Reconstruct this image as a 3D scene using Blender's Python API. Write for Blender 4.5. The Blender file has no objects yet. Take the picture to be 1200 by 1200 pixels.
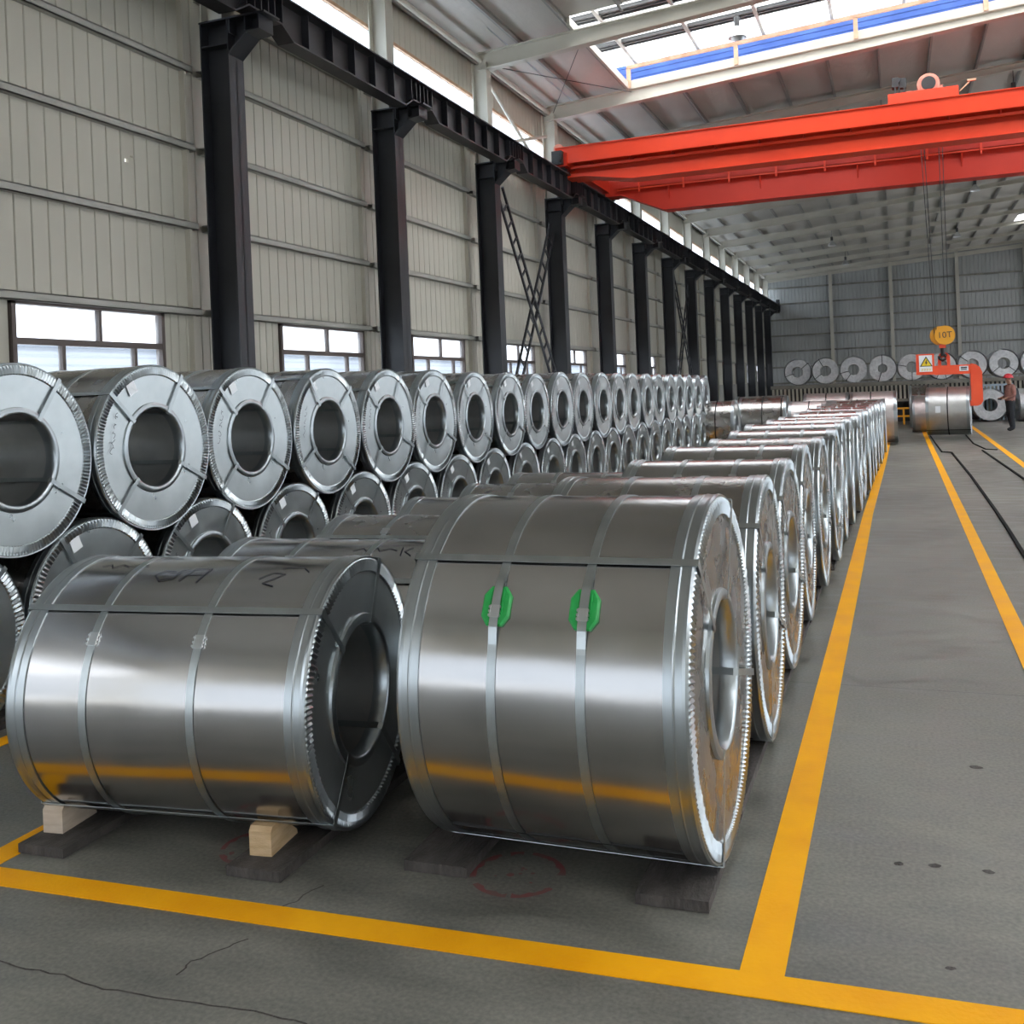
import bpy, math, random
from mathutils import Vector, Matrix
random.seed(7)
PI = math.pi
scene = bpy.context.scene
COL = scene.collection

# ------------------------------------------------------------------ camera
FPX, PX, PY, VPX, HCAM = 1180.0, 600.0, 461.0, 1050.0, 1.9
yaw = math.atan2(VPX - PX, FPX)
roll = math.atan(0.041)
F = Vector((-math.sin(yaw), math.cos(yaw), 0)); Rl = Vector((math.cos(yaw), math.sin(yaw), 0)); Ul = Vector((0, 0, 1))
Rv = math.cos(roll) * Rl - math.sin(roll) * Ul
Uv = math.sin(roll) * Rl + math.cos(roll) * Ul
cd = bpy.data.cameras.new('camera'); cam = bpy.data.objects.new('camera', cd); COL.objects.link(cam)
cam.matrix_world = Matrix(((Rv.x, Uv.x, -F.x, 0), (Rv.y, Uv.y, -F.y, 0), (Rv.z, Uv.z, -F.z, HCAM), (0, 0, 0, 1)))
cd.sensor_width = 36; cd.sensor_fit = 'HORIZONTAL'; cd.lens = 36 * FPX / 1200
cd.shift_x = 0; cd.shift_y = -(600 - PY) / 1200.0
cd.clip_end = 500
scene.camera = cam

# ------------------------------------------------------------------ world, exposure
w = bpy.data.worlds.new('sky'); scene.world = w; w.use_nodes = True
wn = w.node_tree.nodes; wl = w.node_tree.links
bg = wn['Background']; bg.inputs['Strength'].default_value = 1.0
tc = wn.new('ShaderNodeTexCoord'); sp = wn.new('ShaderNodeSeparateXYZ'); wr = wn.new('ShaderNodeValToRGB')
wl.new(tc.outputs['Generated'], sp.inputs[0]); wl.new(sp.outputs['Z'], wr.inputs[0]); wl.new(wr.outputs[0], bg.inputs[0])
wr.color_ramp.elements[0].position = 0.0; wr.color_ramp.elements[0].color = (0.95, 0.97, 1.0, 1)
wr.color_ramp.elements[1].position = 0.6; wr.color_ramp.elements[1].color = (0.82, 0.90, 1.0, 1)
sd = bpy.data.lights.new('sun', 'SUN'); sd.energy = 5.5; sd.angle = .02; sd.color = (1.0, .985, .96)
so = bpy.data.objects.new('sun', sd); COL.objects.link(so); so.location = (-30, 20, 60)
so.rotation_euler = Vector((.46, -.22, -.86)).to_track_quat('-Z', 'Y').to_euler()
scene.view_settings.view_transform = 'Standard'; scene.view_settings.look = 'None'
scene.view_settings.gamma = 1.0; scene.view_settings.use_curve_mapping = False
scene.view_settings.exposure = 1.8

# ------------------------------------------------------------------ materials
M = {}
def pm(name, col, rough=0.5, metal=0.0, col2=None, scale=4.0, bump=0.0, bscale=30.0, stretch=(1, 1, 1), rvar=0.0, detail=4.0, spec=0.5, lo=0.35, hi=0.65):
    m = bpy.data.materials.new(name); m.use_nodes = True
    nt = m.node_tree; N = nt.nodes; L = nt.links; b = N['Principled BSDF']
    b.inputs['Base Color'].default_value = (*col, 1); b.inputs['Roughness'].default_value = rough; b.inputs['Metallic'].default_value = metal
    b.inputs['Specular IOR Level'].default_value = spec
    if col2 or bump or rvar:
        t = N.new('ShaderNodeTexCoord'); mp = N.new('ShaderNodeMapping'); mp.inputs['Scale'].default_value = stretch
        L.new(t.outputs['Object'], mp.inputs[0])
        n = N.new('ShaderNodeTexNoise'); n.inputs['Scale'].default_value = scale; n.inputs['Detail'].default_value = detail
        L.new(mp.outputs[0], n.inputs['Vector'])
        if col2:
            r = N.new('ShaderNodeValToRGB'); r.color_ramp.elements[0].position = lo; r.color_ramp.elements[1].position = hi
            r.color_ramp.elements[0].color = (*col, 1); r.color_ramp.elements[1].color = (*col2, 1)
            L.new(n.outputs[0], r.inputs[0]); L.new(r.outputs[0], b.inputs['Base Color'])
        if rvar:
            mr = N.new('ShaderNodeMapRange'); mr.inputs[1].default_value = .3; mr.inputs[2].default_value = .7
            mr.inputs[3].default_value = rough - rvar; mr.inputs[4].default_value = rough + rvar
            L.new(n.outputs[0], mr.inputs[0]); L.new(mr.outputs[0], b.inputs['Roughness'])
        if bump:
            n2 = N.new('ShaderNodeTexNoise'); n2.inputs['Scale'].default_value = bscale; n2.inputs['Detail'].default_value = 3
            L.new(mp.outputs[0], n2.inputs['Vector'])
            bp = N.new('ShaderNodeBump'); bp.inputs['Strength'].default_value = bump; bp.inputs['Distance'].default_value = 0.02
            L.new(n2.outputs[0], bp.inputs['Height']); L.new(bp.outputs[0], b.inputs['Normal'])
    M[name] = m
    return m
pm('steel_wrap', (.42, .415, .41), .20, 1, (.465, .46, .455), 3.0, .012, 2.2, (1, 1, 1), .04)
pm('steel_wrap_dull', (.38, .36, .34), .26, 1, (.435, .415, .395), 4.0, .02, 3.0, (1, 1, 1), .05)
pm('steel_end', (.47, .51, .515), .32, .92, (.545, .585, .59), 5.0, .05, 4.0, (1, 1, 1), .06)
pm('steel_ring', (.42, .455, .47), .30, 1)
pm('steel_crumpled', (.30, .30, .295), .26, 1, (.38, .38, .375), 6.0, .35, 7.0, (1, 1, 1), .08)
pm('steel_core', (.50, .505, .50), .34, .95, (.60, .60, .585), 4.0, .05, 5.0)
pm('steel_bare', (.42, .43, .44), .38, .9, (.55, .56, .57), 12.0, .15, 20.0)
pm('steel_pale', (.55, .55, .535), .42, 1, (.62, .62, .60), 5.0, .03, 4.0)
pm('steel_pink', (.60, .545, .53), .42, 1, (.68, .63, .61), 5.0, .03, 4.0)
pm('strap_steel', (.40, .435, .445), .32, 1, (.47, .505, .51), 8.0)
pm('seal_steel', (.60, .62, .62), .28, 1)
pm('strap_dark', (.03, .03, .03), .5, .3)
pm('green_plastic', (.012, .30, .055), .42, 0, (.02, .36, .075), 20)
pm('ink', (.02, .02, .03), .6)
pm('paper', (.82, .84, .86), .7)
pm('timber', (.50, .33, .17), .75, 0, (.66, .48, .28), 3.0, .3, 30, (2, 2, 14))
pm('timber_pale', (.50, .40, .30), .75, 0, (.63, .53, .42), 3.0, .3, 30, (2, 2, 14))
pm('board_dark', (.045, .038, .034), .8, 0, (.085, .074, .066), 6.0, .6, 25, (3, 1, 1))
pm('yellow_paint', (.86, .36, .004), .55, 0, (.95, .44, .008), 3.0, .12, 60, (1, 1, 1), .08, spec=.15)
pm('paint_red', (.17, .095, .085), .6, 0, (.25, .06, .06), 14.0)
pm('wall_panel', (.48, .455, .38), .45, 0, (.55, .525, .445), .5, 0, 1, (1, 1, .3))
pm('wall_panel_back', (.34, .345, .335), .5, 0, (.40, .405, .395), .3)
pm('girt_paint', (.36, .355, .315), .5, 0, (.43, .42, .38), 1.2)
pm('frame_paint', (.47, .44, .37), .5, 0, (.55, .52, .445), .8)
pm('roof_sheet', (.50, .465, .42), .55, 0, (.60, .565, .515), .6, .5, 9.0, (1, .4, 1))
pm('purlin_paint', (.29, .275, .25), .5, 0, (.36, .345, .32), 1.0)
pm('black_steel', (.014, .015, .019), .42, .0, (.022, .023, .028), 1.5)
pm('beam_steel', (.016, .015, .017), .45, 0, (.032, .028, .03), .8)
pm('rail_rust', (.16, .06, .03), .6, .4)
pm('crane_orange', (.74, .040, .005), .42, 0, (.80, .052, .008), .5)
pm('crane_orange_shaded', (.54, .024, .006), .5, 0, (.60, .030, .008), .6)  # same crane paint made darker, shade put into the colour
pm('hook_yellow', (.80, .36, .02), .4)
pm('hook_orange', (.83, .075, .02), .4, 0, (.88, .10, .03), 2.0)
pm('machine_black', (.018, .018, .018), .5)
pm('motor_pink', (.62, .22, .15), .5, 0, (.68, .30, .22), 5)
pm('rusty', (.50, .30, .18), .65, 0, (.62, .42, .28), 4)
pm('blue_sheet', (.012, .055, .25), .5, 0, (.02, .075, .31), 2)
pm('grey_dark', (.05, .05, .05), .6)
pm('window_frame', (.11, .085, .075), .5)
pm('concrete_base', (.30, .295, .27), .8, 0, (.36, .35, .32), 2)
pm('rack_paint', (.17, .165, .14), .6, 0, (.25, .24, .20), 2)
pm('rack_slat', (.38, .36, .29), .6, 0, (.46, .44, .36), 2)
pm('lamp_metal', (.65, .66, .67), .3, .9)
pm('cable_black', (.008, .0075, .0075), .9, spec=.1)
pm('helmet_red', (.62, .03, .045), .35)
pm('jacket', (.27, .125, .10), .8, 0, (.33, .16, .13), 14)
pm('trousers', (.022, .024, .030), .85)
pm('skin', (.42, .22, .15), .6)
pm('shoe', (.015, .014, .014), .6)
pm('warning_yellow', (.85, .62, .02), .5)
pm('crate_blue', (.42, .52, .60), .5)
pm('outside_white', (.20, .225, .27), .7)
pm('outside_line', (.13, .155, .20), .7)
pm('outside_ground', (.40, .405, .41), .85, 0, (.47, .475, .475), .4)
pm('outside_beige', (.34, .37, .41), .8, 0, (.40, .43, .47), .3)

def translucent(name, col, tf, tl):
    m = bpy.data.materials.new(name); m.use_nodes = True; nt = m.node_tree; N = nt.nodes; L = nt.links
    N.remove(N['Principled BSDF']); out = N['Material Output']
    a = N.new('ShaderNodeBsdfTransparent'); a.inputs[0].default_value = (*col, 1)
    b = N.new('ShaderNodeBsdfTranslucent'); b.inputs[0].default_value = (*col, 1)
    mx = N.new('ShaderNodeMixShader'); mx.inputs[0].default_value = tf; L.new(b.outputs[0], mx.inputs[1]); L.new(a.outputs[0], mx.inputs[2])
    g = N.new('ShaderNodeBsdfGlossy'); g.inputs['Roughness'].default_value = .12
    mg = N.new('ShaderNodeMixShader'); mg.inputs[0].default_value = tl; L.new(mx.outputs[0], mg.inputs[1]); L.new(g.outputs[0], mg.inputs[2])
    L.new(mg.outputs[0], out.inputs[0]); M[name] = m
translucent('glass', (.92, .96, 1.0), .95, .06)
translucent('clear_sheet', (.80, .86, .92), .0, .03)
translucent('sky_sheet', (.90, .91, .92), .0, .02)

def floor_material():
    m = bpy.data.materials.new('floor_concrete'); m.use_nodes = True; nt = m.node_tree; N = nt.nodes; L = nt.links; b = N['Principled BSDF']
    t = N.new('ShaderNodeTexCoord')
    def noise(sc, det, st):
        mp = N.new('ShaderNodeMapping'); mp.inputs['Scale'].default_value = st; L.new(t.outputs['Object'], mp.inputs[0])
        n = N.new('ShaderNodeTexNoise'); n.inputs['Scale'].default_value = sc; n.inputs['Detail'].default_value = det; L.new(mp.outputs[0], n.inputs['Vector']); return n
    a = noise(.55, 6, (1, .6, 1)); c = noise(3.6, 9, (.55, 1.5, 1)); d = noise(60, 4, (1, 1, 1))
    def mixf(x, y, f):
        q = N.new('ShaderNodeMix'); q.data_type = 'FLOAT'; q.inputs[0].default_value = f; L.new(x, q.inputs[2]); L.new(y, q.inputs[3]); return q.outputs[0]
    v = mixf(mixf(a.outputs[0], c.outputs[0], .5), d.outputs[0], .28)
    r = N.new('ShaderNodeValToRGB'); L.new(v, r.inputs[0])
    r.color_ramp.elements[0].position = .38; r.color_ramp.elements[0].color = (.076, .076, .065, 1)
    r.color_ramp.elements[1].position = .63; r.color_ramp.elements[1].color = (.238, .227, .195, 1)
    # saw-cut joints across the hall
    sx = N.new('ShaderNodeSeparateXYZ'); L.new(t.outputs['Object'], sx.inputs[0])
    ad = N.new('ShaderNodeMath'); ad.operation = 'ADD'; ad.inputs[1].default_value = 100 * 4.8 - 6.58 + .01; L.new(sx.outputs['Y'], ad.inputs[0])
    md = N.new('ShaderNodeMath'); md.operation = 'MODULO'; md.inputs[1].default_value = 4.8; L.new(ad.outputs[0], md.inputs[0])
    lt = N.new('ShaderNodeMath'); lt.operation = 'LESS_THAN'; lt.inputs[1].default_value = .012; L.new(md.outputs[0], lt.inputs[0])
    mx = N.new('ShaderNodeMix'); mx.data_type = 'RGBA'; mx.blend_type = 'MULTIPLY'; L.new(lt.outputs[0], mx.inputs[0]); L.new(r.outputs[0], mx.inputs[6]); mx.inputs[7].default_value = (.5, .5, .5, 1)
    L.new(mx.outputs[2], b.inputs['Base Color'])
    mr = N.new('ShaderNodeMapRange'); mr.inputs[1].default_value = .3; mr.inputs[2].default_value = .7; mr.inputs[3].default_value = .32; mr.inputs[4].default_value = .62
    L.new(c.outputs[0], mr.inputs[0]); L.new(mr.outputs[0], b.inputs['Roughness'])
    bp = N.new('ShaderNodeBump'); bp.inputs['Strength'].default_value = .12; bp.inputs['Distance'].default_value = .01; L.new(v, bp.inputs['Height']); L.new(bp.outputs[0], b.inputs['Normal'])
    b.inputs['Specular IOR Level'].default_value = .5
    M['floor_concrete'] = m
floor_material()

# ------------------------------------------------------------------ mesh helpers
class MB:
    def __init__(s): s.v = []; s.f = []
    def add(s, vs, fs):
        o = len(s.v); s.v += [tuple(p) for p in vs]; s.f += [tuple(i + o for i in f) for f in fs]; return s
    def box(s, a, b):
        x0, y0, z0 = a; x1, y1, z1 = b
        return s.add([(x0, y0, z0), (x1, y0, z0), (x1, y1, z0), (x0, y1, z0), (x0, y0, z1), (x1, y0, z1), (x1, y1, z1), (x0, y1, z1)],
                     [(0, 3, 2, 1), (4, 5, 6, 7), (0, 1, 5, 4), (1, 2, 6, 5), (2, 3, 7, 6), (3, 0, 4, 7)])
    def bar(s, p, q, wa, wb, up=(0, 0, 1)):
        p = Vector(p); q = Vector(q); d = (q - p).normalized(); u = Vector(up)
        a = d.cross(u)
        if a.length < 1e-4: a = d.cross(Vector((1, 0, 0)))
        a.normalize(); b = a.cross(d).normalized(); a *= wa / 2; b *= wb / 2
        vs = [p - a - b, p + a - b, p + a + b, p - a + b, q - a - b, q + a - b, q + a + b, q - a + b]
        return s.add(vs, [(0, 3, 2, 1), (4, 5, 6, 7), (0, 1, 5, 4), (1, 2, 6, 5), (2, 3, 7, 6), (3, 0, 4, 7)])
    def prism(s, poly, d0, d1, f):
        # poly of 2D points, f(a, b, d) -> 3D
        n = len(poly); vs = [f(a, b, d0) for a, b in poly] + [f(a, b, d1) for a, b in poly]
        return s.add(vs, [tuple(range(n - 1, -1, -1)), tuple(range(n, 2 * n))] + [(i, (i + 1) % n, n + (i + 1) % n, n + i) for i in range(n)])
    def lathe(s, prof, seg, closed=True, a0=0.0, a1=2 * PI):
        # profile of (x, r) about the X axis
        full = abs(a1 - a0 - 2 * PI) < 1e-6; n = seg if full else seg + 1; k = len(prof); vs = []
        for i in range(n):
            a = a0 + (a1 - a0) * i / seg; c, q = math.cos(a), math.sin(a)
            vs += [(x, r * c, r * q) for x, r in prof]
        fs = []
        for i in range(seg):
            j = (i + 1) % n
            for e in range(k if closed else k - 1):
                g = (e + 1) % k; fs.append((i * k + e, i * k + g, j * k + g, j * k + e))
        if not full and closed:
            fs.append(tuple(range(k))); fs.append(tuple((n - 1) * k + e for e in range(k - 1, -1, -1)))
        return s.add(vs, fs)
    def tube(s, pts, r, n=8):
        pts = [Vector(p) for p in pts]; vs = []; fs = []; m = len(pts)
        for i, p in enumerate(pts):
            d = (pts[min(i + 1, m - 1)] - pts[max(i - 1, 0)]).normalized()
            u = Vector((0, 0, 1)) if abs(d.z) < .9 else Vector((1, 0, 0))
            a = d.cross(u).normalized(); b = a.cross(d)
            vs += [p + r * (math.cos(2 * PI * k / n) * a + math.sin(2 * PI * k / n) * b) for k in range(n)]
        for i in range(m - 1):
            for k in range(n): fs.append((i * n + k, i * n + (k + 1) % n, (i + 1) * n + (k + 1) % n, (i + 1) * n + k))
        fs.append(tuple(range(n - 1, -1, -1))); fs.append(tuple((m - 1) * n + k for k in range(n)))
        return s.add(vs, fs)
    def cyl(s, p, q, r, n=16): return s.tube([p, q], r, n)
    def mesh(s, name, mat, smooth=False, angle=None):
        me = bpy.data.meshes.new(name); me.from_pydata(s.v, [], s.f); me.update()
        import bmesh
        bm = bmesh.new(); bm.from_mesh(me); bmesh.ops.recalc_face_normals(bm, faces=bm.faces)
        if smooth:
            for fc in bm.faces: fc.smooth = True
            if angle:
                for e in bm.edges:
                    if len(e.link_faces) == 2 and e.calc_face_angle(0) > angle: e.smooth = False
        bm.to_mesh(me); bm.free()
        me.materials.append(M[mat] if isinstance(mat, str) else mat)
        return me
def link(name, data, parent=None, loc=None, rot=None):
    o = bpy.data.objects.new(name, data); COL.objects.link(o)
    if parent: o.parent = parent
    if loc is not None: o.location = loc
    if rot is not None: o.rotation_euler = rot
    return o
def obj(name, mb, mat, parent=None, smooth=False, angle=None, loc=None, rot=None):
    return link(name, mb.mesh(name, mat, smooth, angle), parent, loc, rot)
def tag(o, label=None, cat=None, group=None, kind=None):
    if label: o['label'] = label
    if cat: o['category'] = cat
    if group: o['group'] = group
    if kind: o['kind'] = kind
    return o
def thing(name, label, cat, loc=(0, 0, 0), rz=0.0, group=None, kind=None):
    o = link(name, None, None, loc, (0, 0, rz)); o.empty_display_size = .2
    return tag(o, label, cat, group, kind)
def struct(name, mb, mat, label, cat, **k):
    return tag(obj(name, mb, mat, **k), label, cat, kind='structure')
def ribbon(pts, wd, f):
    # flat ribbon along 2D points, f(a, b) -> 3D
    mb = MB(); n = len(pts); vs = []
    for i, p in enumerate(pts):
        a = pts[max(i - 1, 0)]; b = pts[min(i + 1, n - 1)]; dx, dy = b[0] - a[0], b[1] - a[1]; l = math.hypot(dx, dy) or 1
        nx, ny = -dy / l * wd / 2, dx / l * wd / 2
        vs += [f(p[0] + nx, p[1] + ny), f(p[0] - nx, p[1] - ny)]
    return mb.add(vs, [(2 * i, 2 * i + 1, 2 * i + 3, 2 * i + 2) for i in range(n - 1)])
WORD = ['zeroth', 'first', 'second', 'third', 'fourth', 'fifth', 'sixth', 'seventh', 'eighth', 'ninth', 'tenth', 'eleventh', 'twelfth', 'thirteenth', 'fourteenth', 'fifteenth',
        'sixteenth', 'seventeenth', 'eighteenth', 'nineteenth', 'twentieth', 'twenty-first', 'twenty-second', 'twenty-third', 'twenty-fourth', 'twenty-fifth', 'twenty-sixth']

# ------------------------------------------------------------------ building shell
XW = -10.8                       # inner face of the left wall cladding
XCI, XCO = -9.9, -10.45          # crane column, inner and outer face
XB = -9.45                       # runway beam centre line
XR = 16.0                        # right side of the hall
YB, YF = 92.0, -10.0             # back wall, front wall
YK = [13.9 + 5.8 * k for k in range(-4, 14)]
def zroof(x): return 11.2 + .065 * (x + 10)
def zraf(x): return 10.72 + .082 * (x + 10) if x < 4 else 11.868 + .065 * (x - 4)

fl = MB(); fl.add([(-12, YF, 0), (XR + .6, YF, 0), (XR + .6, YB, 0), (-12, YB, 0), (-12, YF, -.3), (XR + .6, YF, -.3), (XR + .6, YB, -.3), (-12, YB, -.3)],
                  [(0, 1, 2, 3), (4, 7, 6, 5), (0, 4, 5, 1), (1, 5, 6, 2), (2, 6, 7, 3), (3, 7, 4, 0)])
floor = struct('floor', fl, 'floor_concrete', 'grey worn concrete floor of the steel hall', 'floor')
g = MB().box((-160, -160, -.5), (160, 200, -.31))
struct('ground', g, 'outside_ground', 'pale concrete yard outside the hall', 'ground')
# hairline cracks in the floor
for pts in ([(-3.05, 2.62), (-2.9, 2.60), (-2.7, 2.605), (-2.5, 2.585), (-2.3, 2.60), (-2.1, 2.615), (-1.9, 2.63), (-1.7, 2.62)],
            [(-2.27, 3.1), (-2.25, 3.2), (-2.21, 3.25), (-2.2, 3.33), (-2.16, 3.42)], [(-2.32, 2.72), (-2.33, 2.8), (-2.26, 2.92), (-2.22, 3.0)]):
    fine = []
    for a, b in zip(pts[:-1], pts[1:]):
        for k in range(4): fine.append((a[0] + (b[0] - a[0]) * k / 4 + random.uniform(-.006, .006), a[1] + (b[1] - a[1]) * k / 4 + random.uniform(-.006, .006)))
    obj('crack', ribbon(fine, .007, lambda a, b: (a, b, .0012)), 'board_dark', floor)

for px, py, rr in ((.29, 5.32, .03), (-.06, 4.19, .02), (.07, 4.21, .022), (.26, 4.21, .02), (.09, 3.49, .014)):
    obj('oil_spot', MB().add([(px + rr * random.uniform(.8, 1.5) * math.cos(2 * PI * t / 9), py + rr * random.uniform(.6, 1.0) * math.sin(2 * PI * t / 9), .0012) for t in range(9)], [tuple(range(9))]), 'board_dark', floor)
# ---- left wall
def ribbed(mb, y0, y1, z0, z1, p=.3, x=XW):
    n = max(1, round((y1 - y0) / p)); p = (y1 - y0) / n
    for i in range(n):
        a = y0 + i * p
        mb.prism([(x - .03, a + .002), (x - .002, a + .016), (x, a + .03), (x, a + p - .03), (x - .002, a + p - .016), (x - .03, a + p - .002), (x - .05, a + p), (x - .05, a)], z0, z1, lambda u, v, d: (u, v, d))
    return mb
BAYS = [(YK[i], YK[i + 1]) for i in range(len(YK) - 1)] + [(YK[-1], YB)]
WIN = {}
base = MB().box((XW - .25, -1.2, 0), (XW, YB, 1.9))
wall_left = struct('wall_left', base, 'concrete_base', 'left wall of beige vertical metal panels above a low concrete plinth', 'wall')
for i, (a, b) in enumerate(BAYS):
    off = {4: (2.1, 4.95), 3: (1.85, 4.82), 5: (1.95, 5.1)}.get(i, (1.9, 4.9))
    if b - a < 4: off = (.6, 2.0)
    if i == 3: wy0, wy1 = 9.98, 12.93
    elif i == 4: wy0, wy1 = 16.15, 19.33
    else: wy0, wy1 = a + off[0], a + off[1]
    WIN[i] = (wy0, wy1)
    if b < -1: continue
    s = MB(); ribbed(s, max(a, -1.2), wy0, 1.9, 3.42, .2); ribbed(s, wy1, b, 1.9, 3.42, .2)
    obj('window_side_panel', s, 'wall_panel', wall_left)
PW = .29
lo_panel = ribbed(MB(), 0, PW, 3.42, 9.0, PW).mesh('wall_panel', 'wall_panel')
hi_panel = ribbed(MB(), 0, PW, 10.25, 11.36, PW).mesh('upper_wall_panel', 'wall_panel')
y = 5.2; far = MB(); HOLE_Y = 13.42 * .9 + .0
near0, near1 = 5.2, 37.1
while y < near1 - .01:
    if y <= 12.21 < y + PW:
        # one sheet with two small punched holes that let daylight through
        mb = MB(); zs = [3.42, 5.655, 5.715, 5.745, 5.775, 9.0]
        for k in range(5):
            if k == 1: ribbed(mb, y, y + .10, zs[k], zs[k + 1], .10); ribbed(mb, y + .15, y + PW, zs[k], zs[k + 1], .14)
            elif k == 3: ribbed(mb, y, y + .21, zs[k], zs[k + 1], .21); ribbed(mb, y + .24, y + PW, zs[k], zs[k + 1], .05)
            else: ribbed(mb, y, y + PW, zs[k], zs[k + 1], PW)
        obj('wall_panel', mb, 'wall_panel', wall_left)
    else:
        link('wall_panel', lo_panel, wall_left, (0, y, 0))
    link('upper_wall_panel', hi_panel, wall_left, (0, y, 0))
    y += PW
for a, b in ((YF, near0), (near1, YB)):
    ribbed(far, max(a, -1.2), b, 3.42, 9.0); ribbed(far, a, b, 10.25, 11.36)
    if a < 0: ribbed(far, a, -1.2, 6.2, 9.0)
tag(obj('far_wall_panel', far, 'wall_panel', wall_left), kind='stuff')
for i, (a, b) in enumerate(BAYS):      # translucent strip above the crane beam
    c = MB()
    n = int((b - a) / .25)
    for k in range(n):
        q = a + (b - a) * k / n; c.box((XW - .03 - .012 * (k % 2), q, 9.0), (XW - .02 - .012 * (k % 2), a + (b - a) * (k + 1) / n, 10.25))
    obj('daylight_strip', c, 'clear_sheet', wall_left)
    obj('strip_trim', MB().box((XW - .06, a, 10.22), (XW + .05, b, 10.30)).box((XW - .06, a, 8.95), (XW + .04, b, 9.03)), 'rusty', wall_left)
for z in (3.45, 4.87, 6.17, 7.47, 8.75):
    for i, (a, b) in enumerate(BAYS):
        if b < 2: continue
        m = MB().box((XW, a + .12, z - .06), (XW + .12, b - .12, z - .045)).box((XW + .105, a + .12, z - .06), (XW + .12, b - .12, z + .06)).box((XW, a + .12, z + .045), (XW + .12, b - .12, z + .06))
        obj('girt', m, 'girt_paint', wall_left)
for i, yk in enumerate(YK):      # light posts the girts are fixed to, behind the crane columns
    obj('wind_post', MB().box((XW, yk - .33, 0), (XW + .10, yk - .27, 9.0)), 'frame_paint', wall_left)
# windows
for n_, (i, (a, b)) in enumerate(WIN.items()):
    if b < 2: continue
    z0, z1, zm = 1.90, 3.42, 2.86
    wo = thing('window_%d' % (n_ + 1), 'brown framed window in the left wall, %s bay' % WORD[max(i - 2, 0)], 'window', (XW, a, z0), kind='structure')
    def loc(mb, nm, mat, sm=False): return obj(nm, mb, mat, wo)
    W = b - a; Hh = z1 - z0; hm = zm - z0
    fr = MB().box((-.08, 0, 0), (.05, .07, Hh)).box((-.08, W - .07, 0), (.05, W, Hh)).box((-.08, 0, 0), (.05, W, .07)).box((-.08, 0, Hh - .07), (.05, W, Hh))
    loc(fr, 'window_frame', 'window_frame')
    loc(MB().box((-.06, .07, hm - .045), (.04, W - .07, hm + .045)), 'transom', 'window_frame')
    loc(MB().box((-.05, W * .54 - .03, hm), (.03, W * .54 + .03, Hh - .07)), 'mullion', 'window_frame')
    for q in (.30, .78): loc(MB().box((-.05, W * q - .03, .07), (.03, W * q + .03, hm)), 'mullion', 'window_frame')
    for (p0, p1, q0, q1) in ((.07, W * .54 - .03, hm + .045, Hh - .07), (W * .54 + .03, W - .07, hm + .045, Hh - .07), (.07, W * .3 - .03, .07, hm - .045), (W * .3 + .03, W * .78 - .03, .07, hm - .045), (W * .78 + .03, W - .07, .07, hm - .045)):
        loc(MB().box((-.02, p0, q0), (-.012, p1, q1)), 'pane', 'glass')
# neighbouring shed seen through the windows
nb = thing('neighbouring_shed', 'long white metal shed outside the left windows', 'building', (-34, 20, -.31))
obj('wall', MB().box((-6, -60, 0), (0, 120, 5.0)), 'outside_white', nb)
obj('roof_edge', MB().box((-6.2, -60, 5.0), (.25, 120, 5.25)), 'outside_line', nb)
for z in (3.2, 3.7, 4.2, 4.6): obj('cladding_rib', MB().box((0, -60, z), (.06, 120, z + .08)), 'outside_line', nb)

for nm_, lab, a, b, h in (('right_reflection_block', 'grey block added beyond the open right side to temper reflections', (30, -30, -.31), (40, 110, 8.6), 0), ('sky_blocker', 'grey block added behind the camera to hide sky from reflections', (-45, -40, -.31), (40, -32, 11.5), 0)):  # unseen blocks added to tone down what the coils reflect
    t_ = thing(nm_, lab, 'building', a)
    obj('wall', MB().box((0, 0, 0), (b[0] - a[0], b[1] - a[1], b[2])), 'outside_beige', t_)
    obj('roof_edge', MB().box((-.2, -.2, b[2]), (b[0] - a[0] + .2, b[1] - a[1] + .2, b[2] + .25)), 'outside_line', t_)
# ---- back wall
bw = MB()
for k in range(90):
    a = -10.95 + k * .3
    zt = zroof(min(a, XR)) + .1
    bw.prism([(a, YB + .03), (a + .03, YB), (a + .24, YB), (a + .27, YB + .03), (a + .3, YB + .03), (a + .3, YB + .08), (a, YB + .08)], 0, zt, lambda u, v, d: (u, v, d))
wall_back = struct('wall_back', bw, 'wall_panel_back', 'far end wall of grey ribbed metal sheets', 'wall')
for z in (1.8, 3.2, 4.6, 6.0, 7.4, 8.8, 10.2):
    obj('girt', MB().box((-10.8, YB - .14, z - .07), (XR, YB, z + .07)), 'rack_paint', wall_back)
for x in (-5.0, -.1, 5.1, 10.2):
    obj('wind_column', MB().box((x - .13, YB - .42, 0), (x + .13, YB - .40, zroof(x))).box((x - .01, YB - .40, 0), (x + .01, YB - .16, zroof(x))).box((x - .13, YB - .16, 0), (x + .13, YB - .14, zroof(x))), 'frame_paint', wall_back)
obj('eave_strip', MB().prism([(-10.8, zroof(-10.8) - .42), (XR, zroof(XR) - .42), (XR, zroof(XR) - .1), (-10.8, zroof(-10.8) - .1)], YB - .2, YB - .02, lambda u, v, d: (u, d, v)), 'frame_paint', wall_back)
# ---- front wall behind the camera, with a wide open gateway
DW0, DW1, DH = -10.2, 7.0, 4.6
fw = MB().box((-10.8, YF - .2, 0), (DW0, YF, 12)).box((DW1, YF - .2, 0), (XR, YF, 12.6)).box((DW0, YF - .2, DH), (DW1, YF, 12.2))
struct('wall_front', fw, 'wall_panel', 'front wall around the open gateway behind the camera', 'wall')
# ---- right side: open below, cladding above
struct('wall_right', MB().box((XR, YF, 7.3), (XR + .2, YB, 12.9)), 'wall_panel', 'right wall cladding above the open side of the hall', 'wall')

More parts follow.
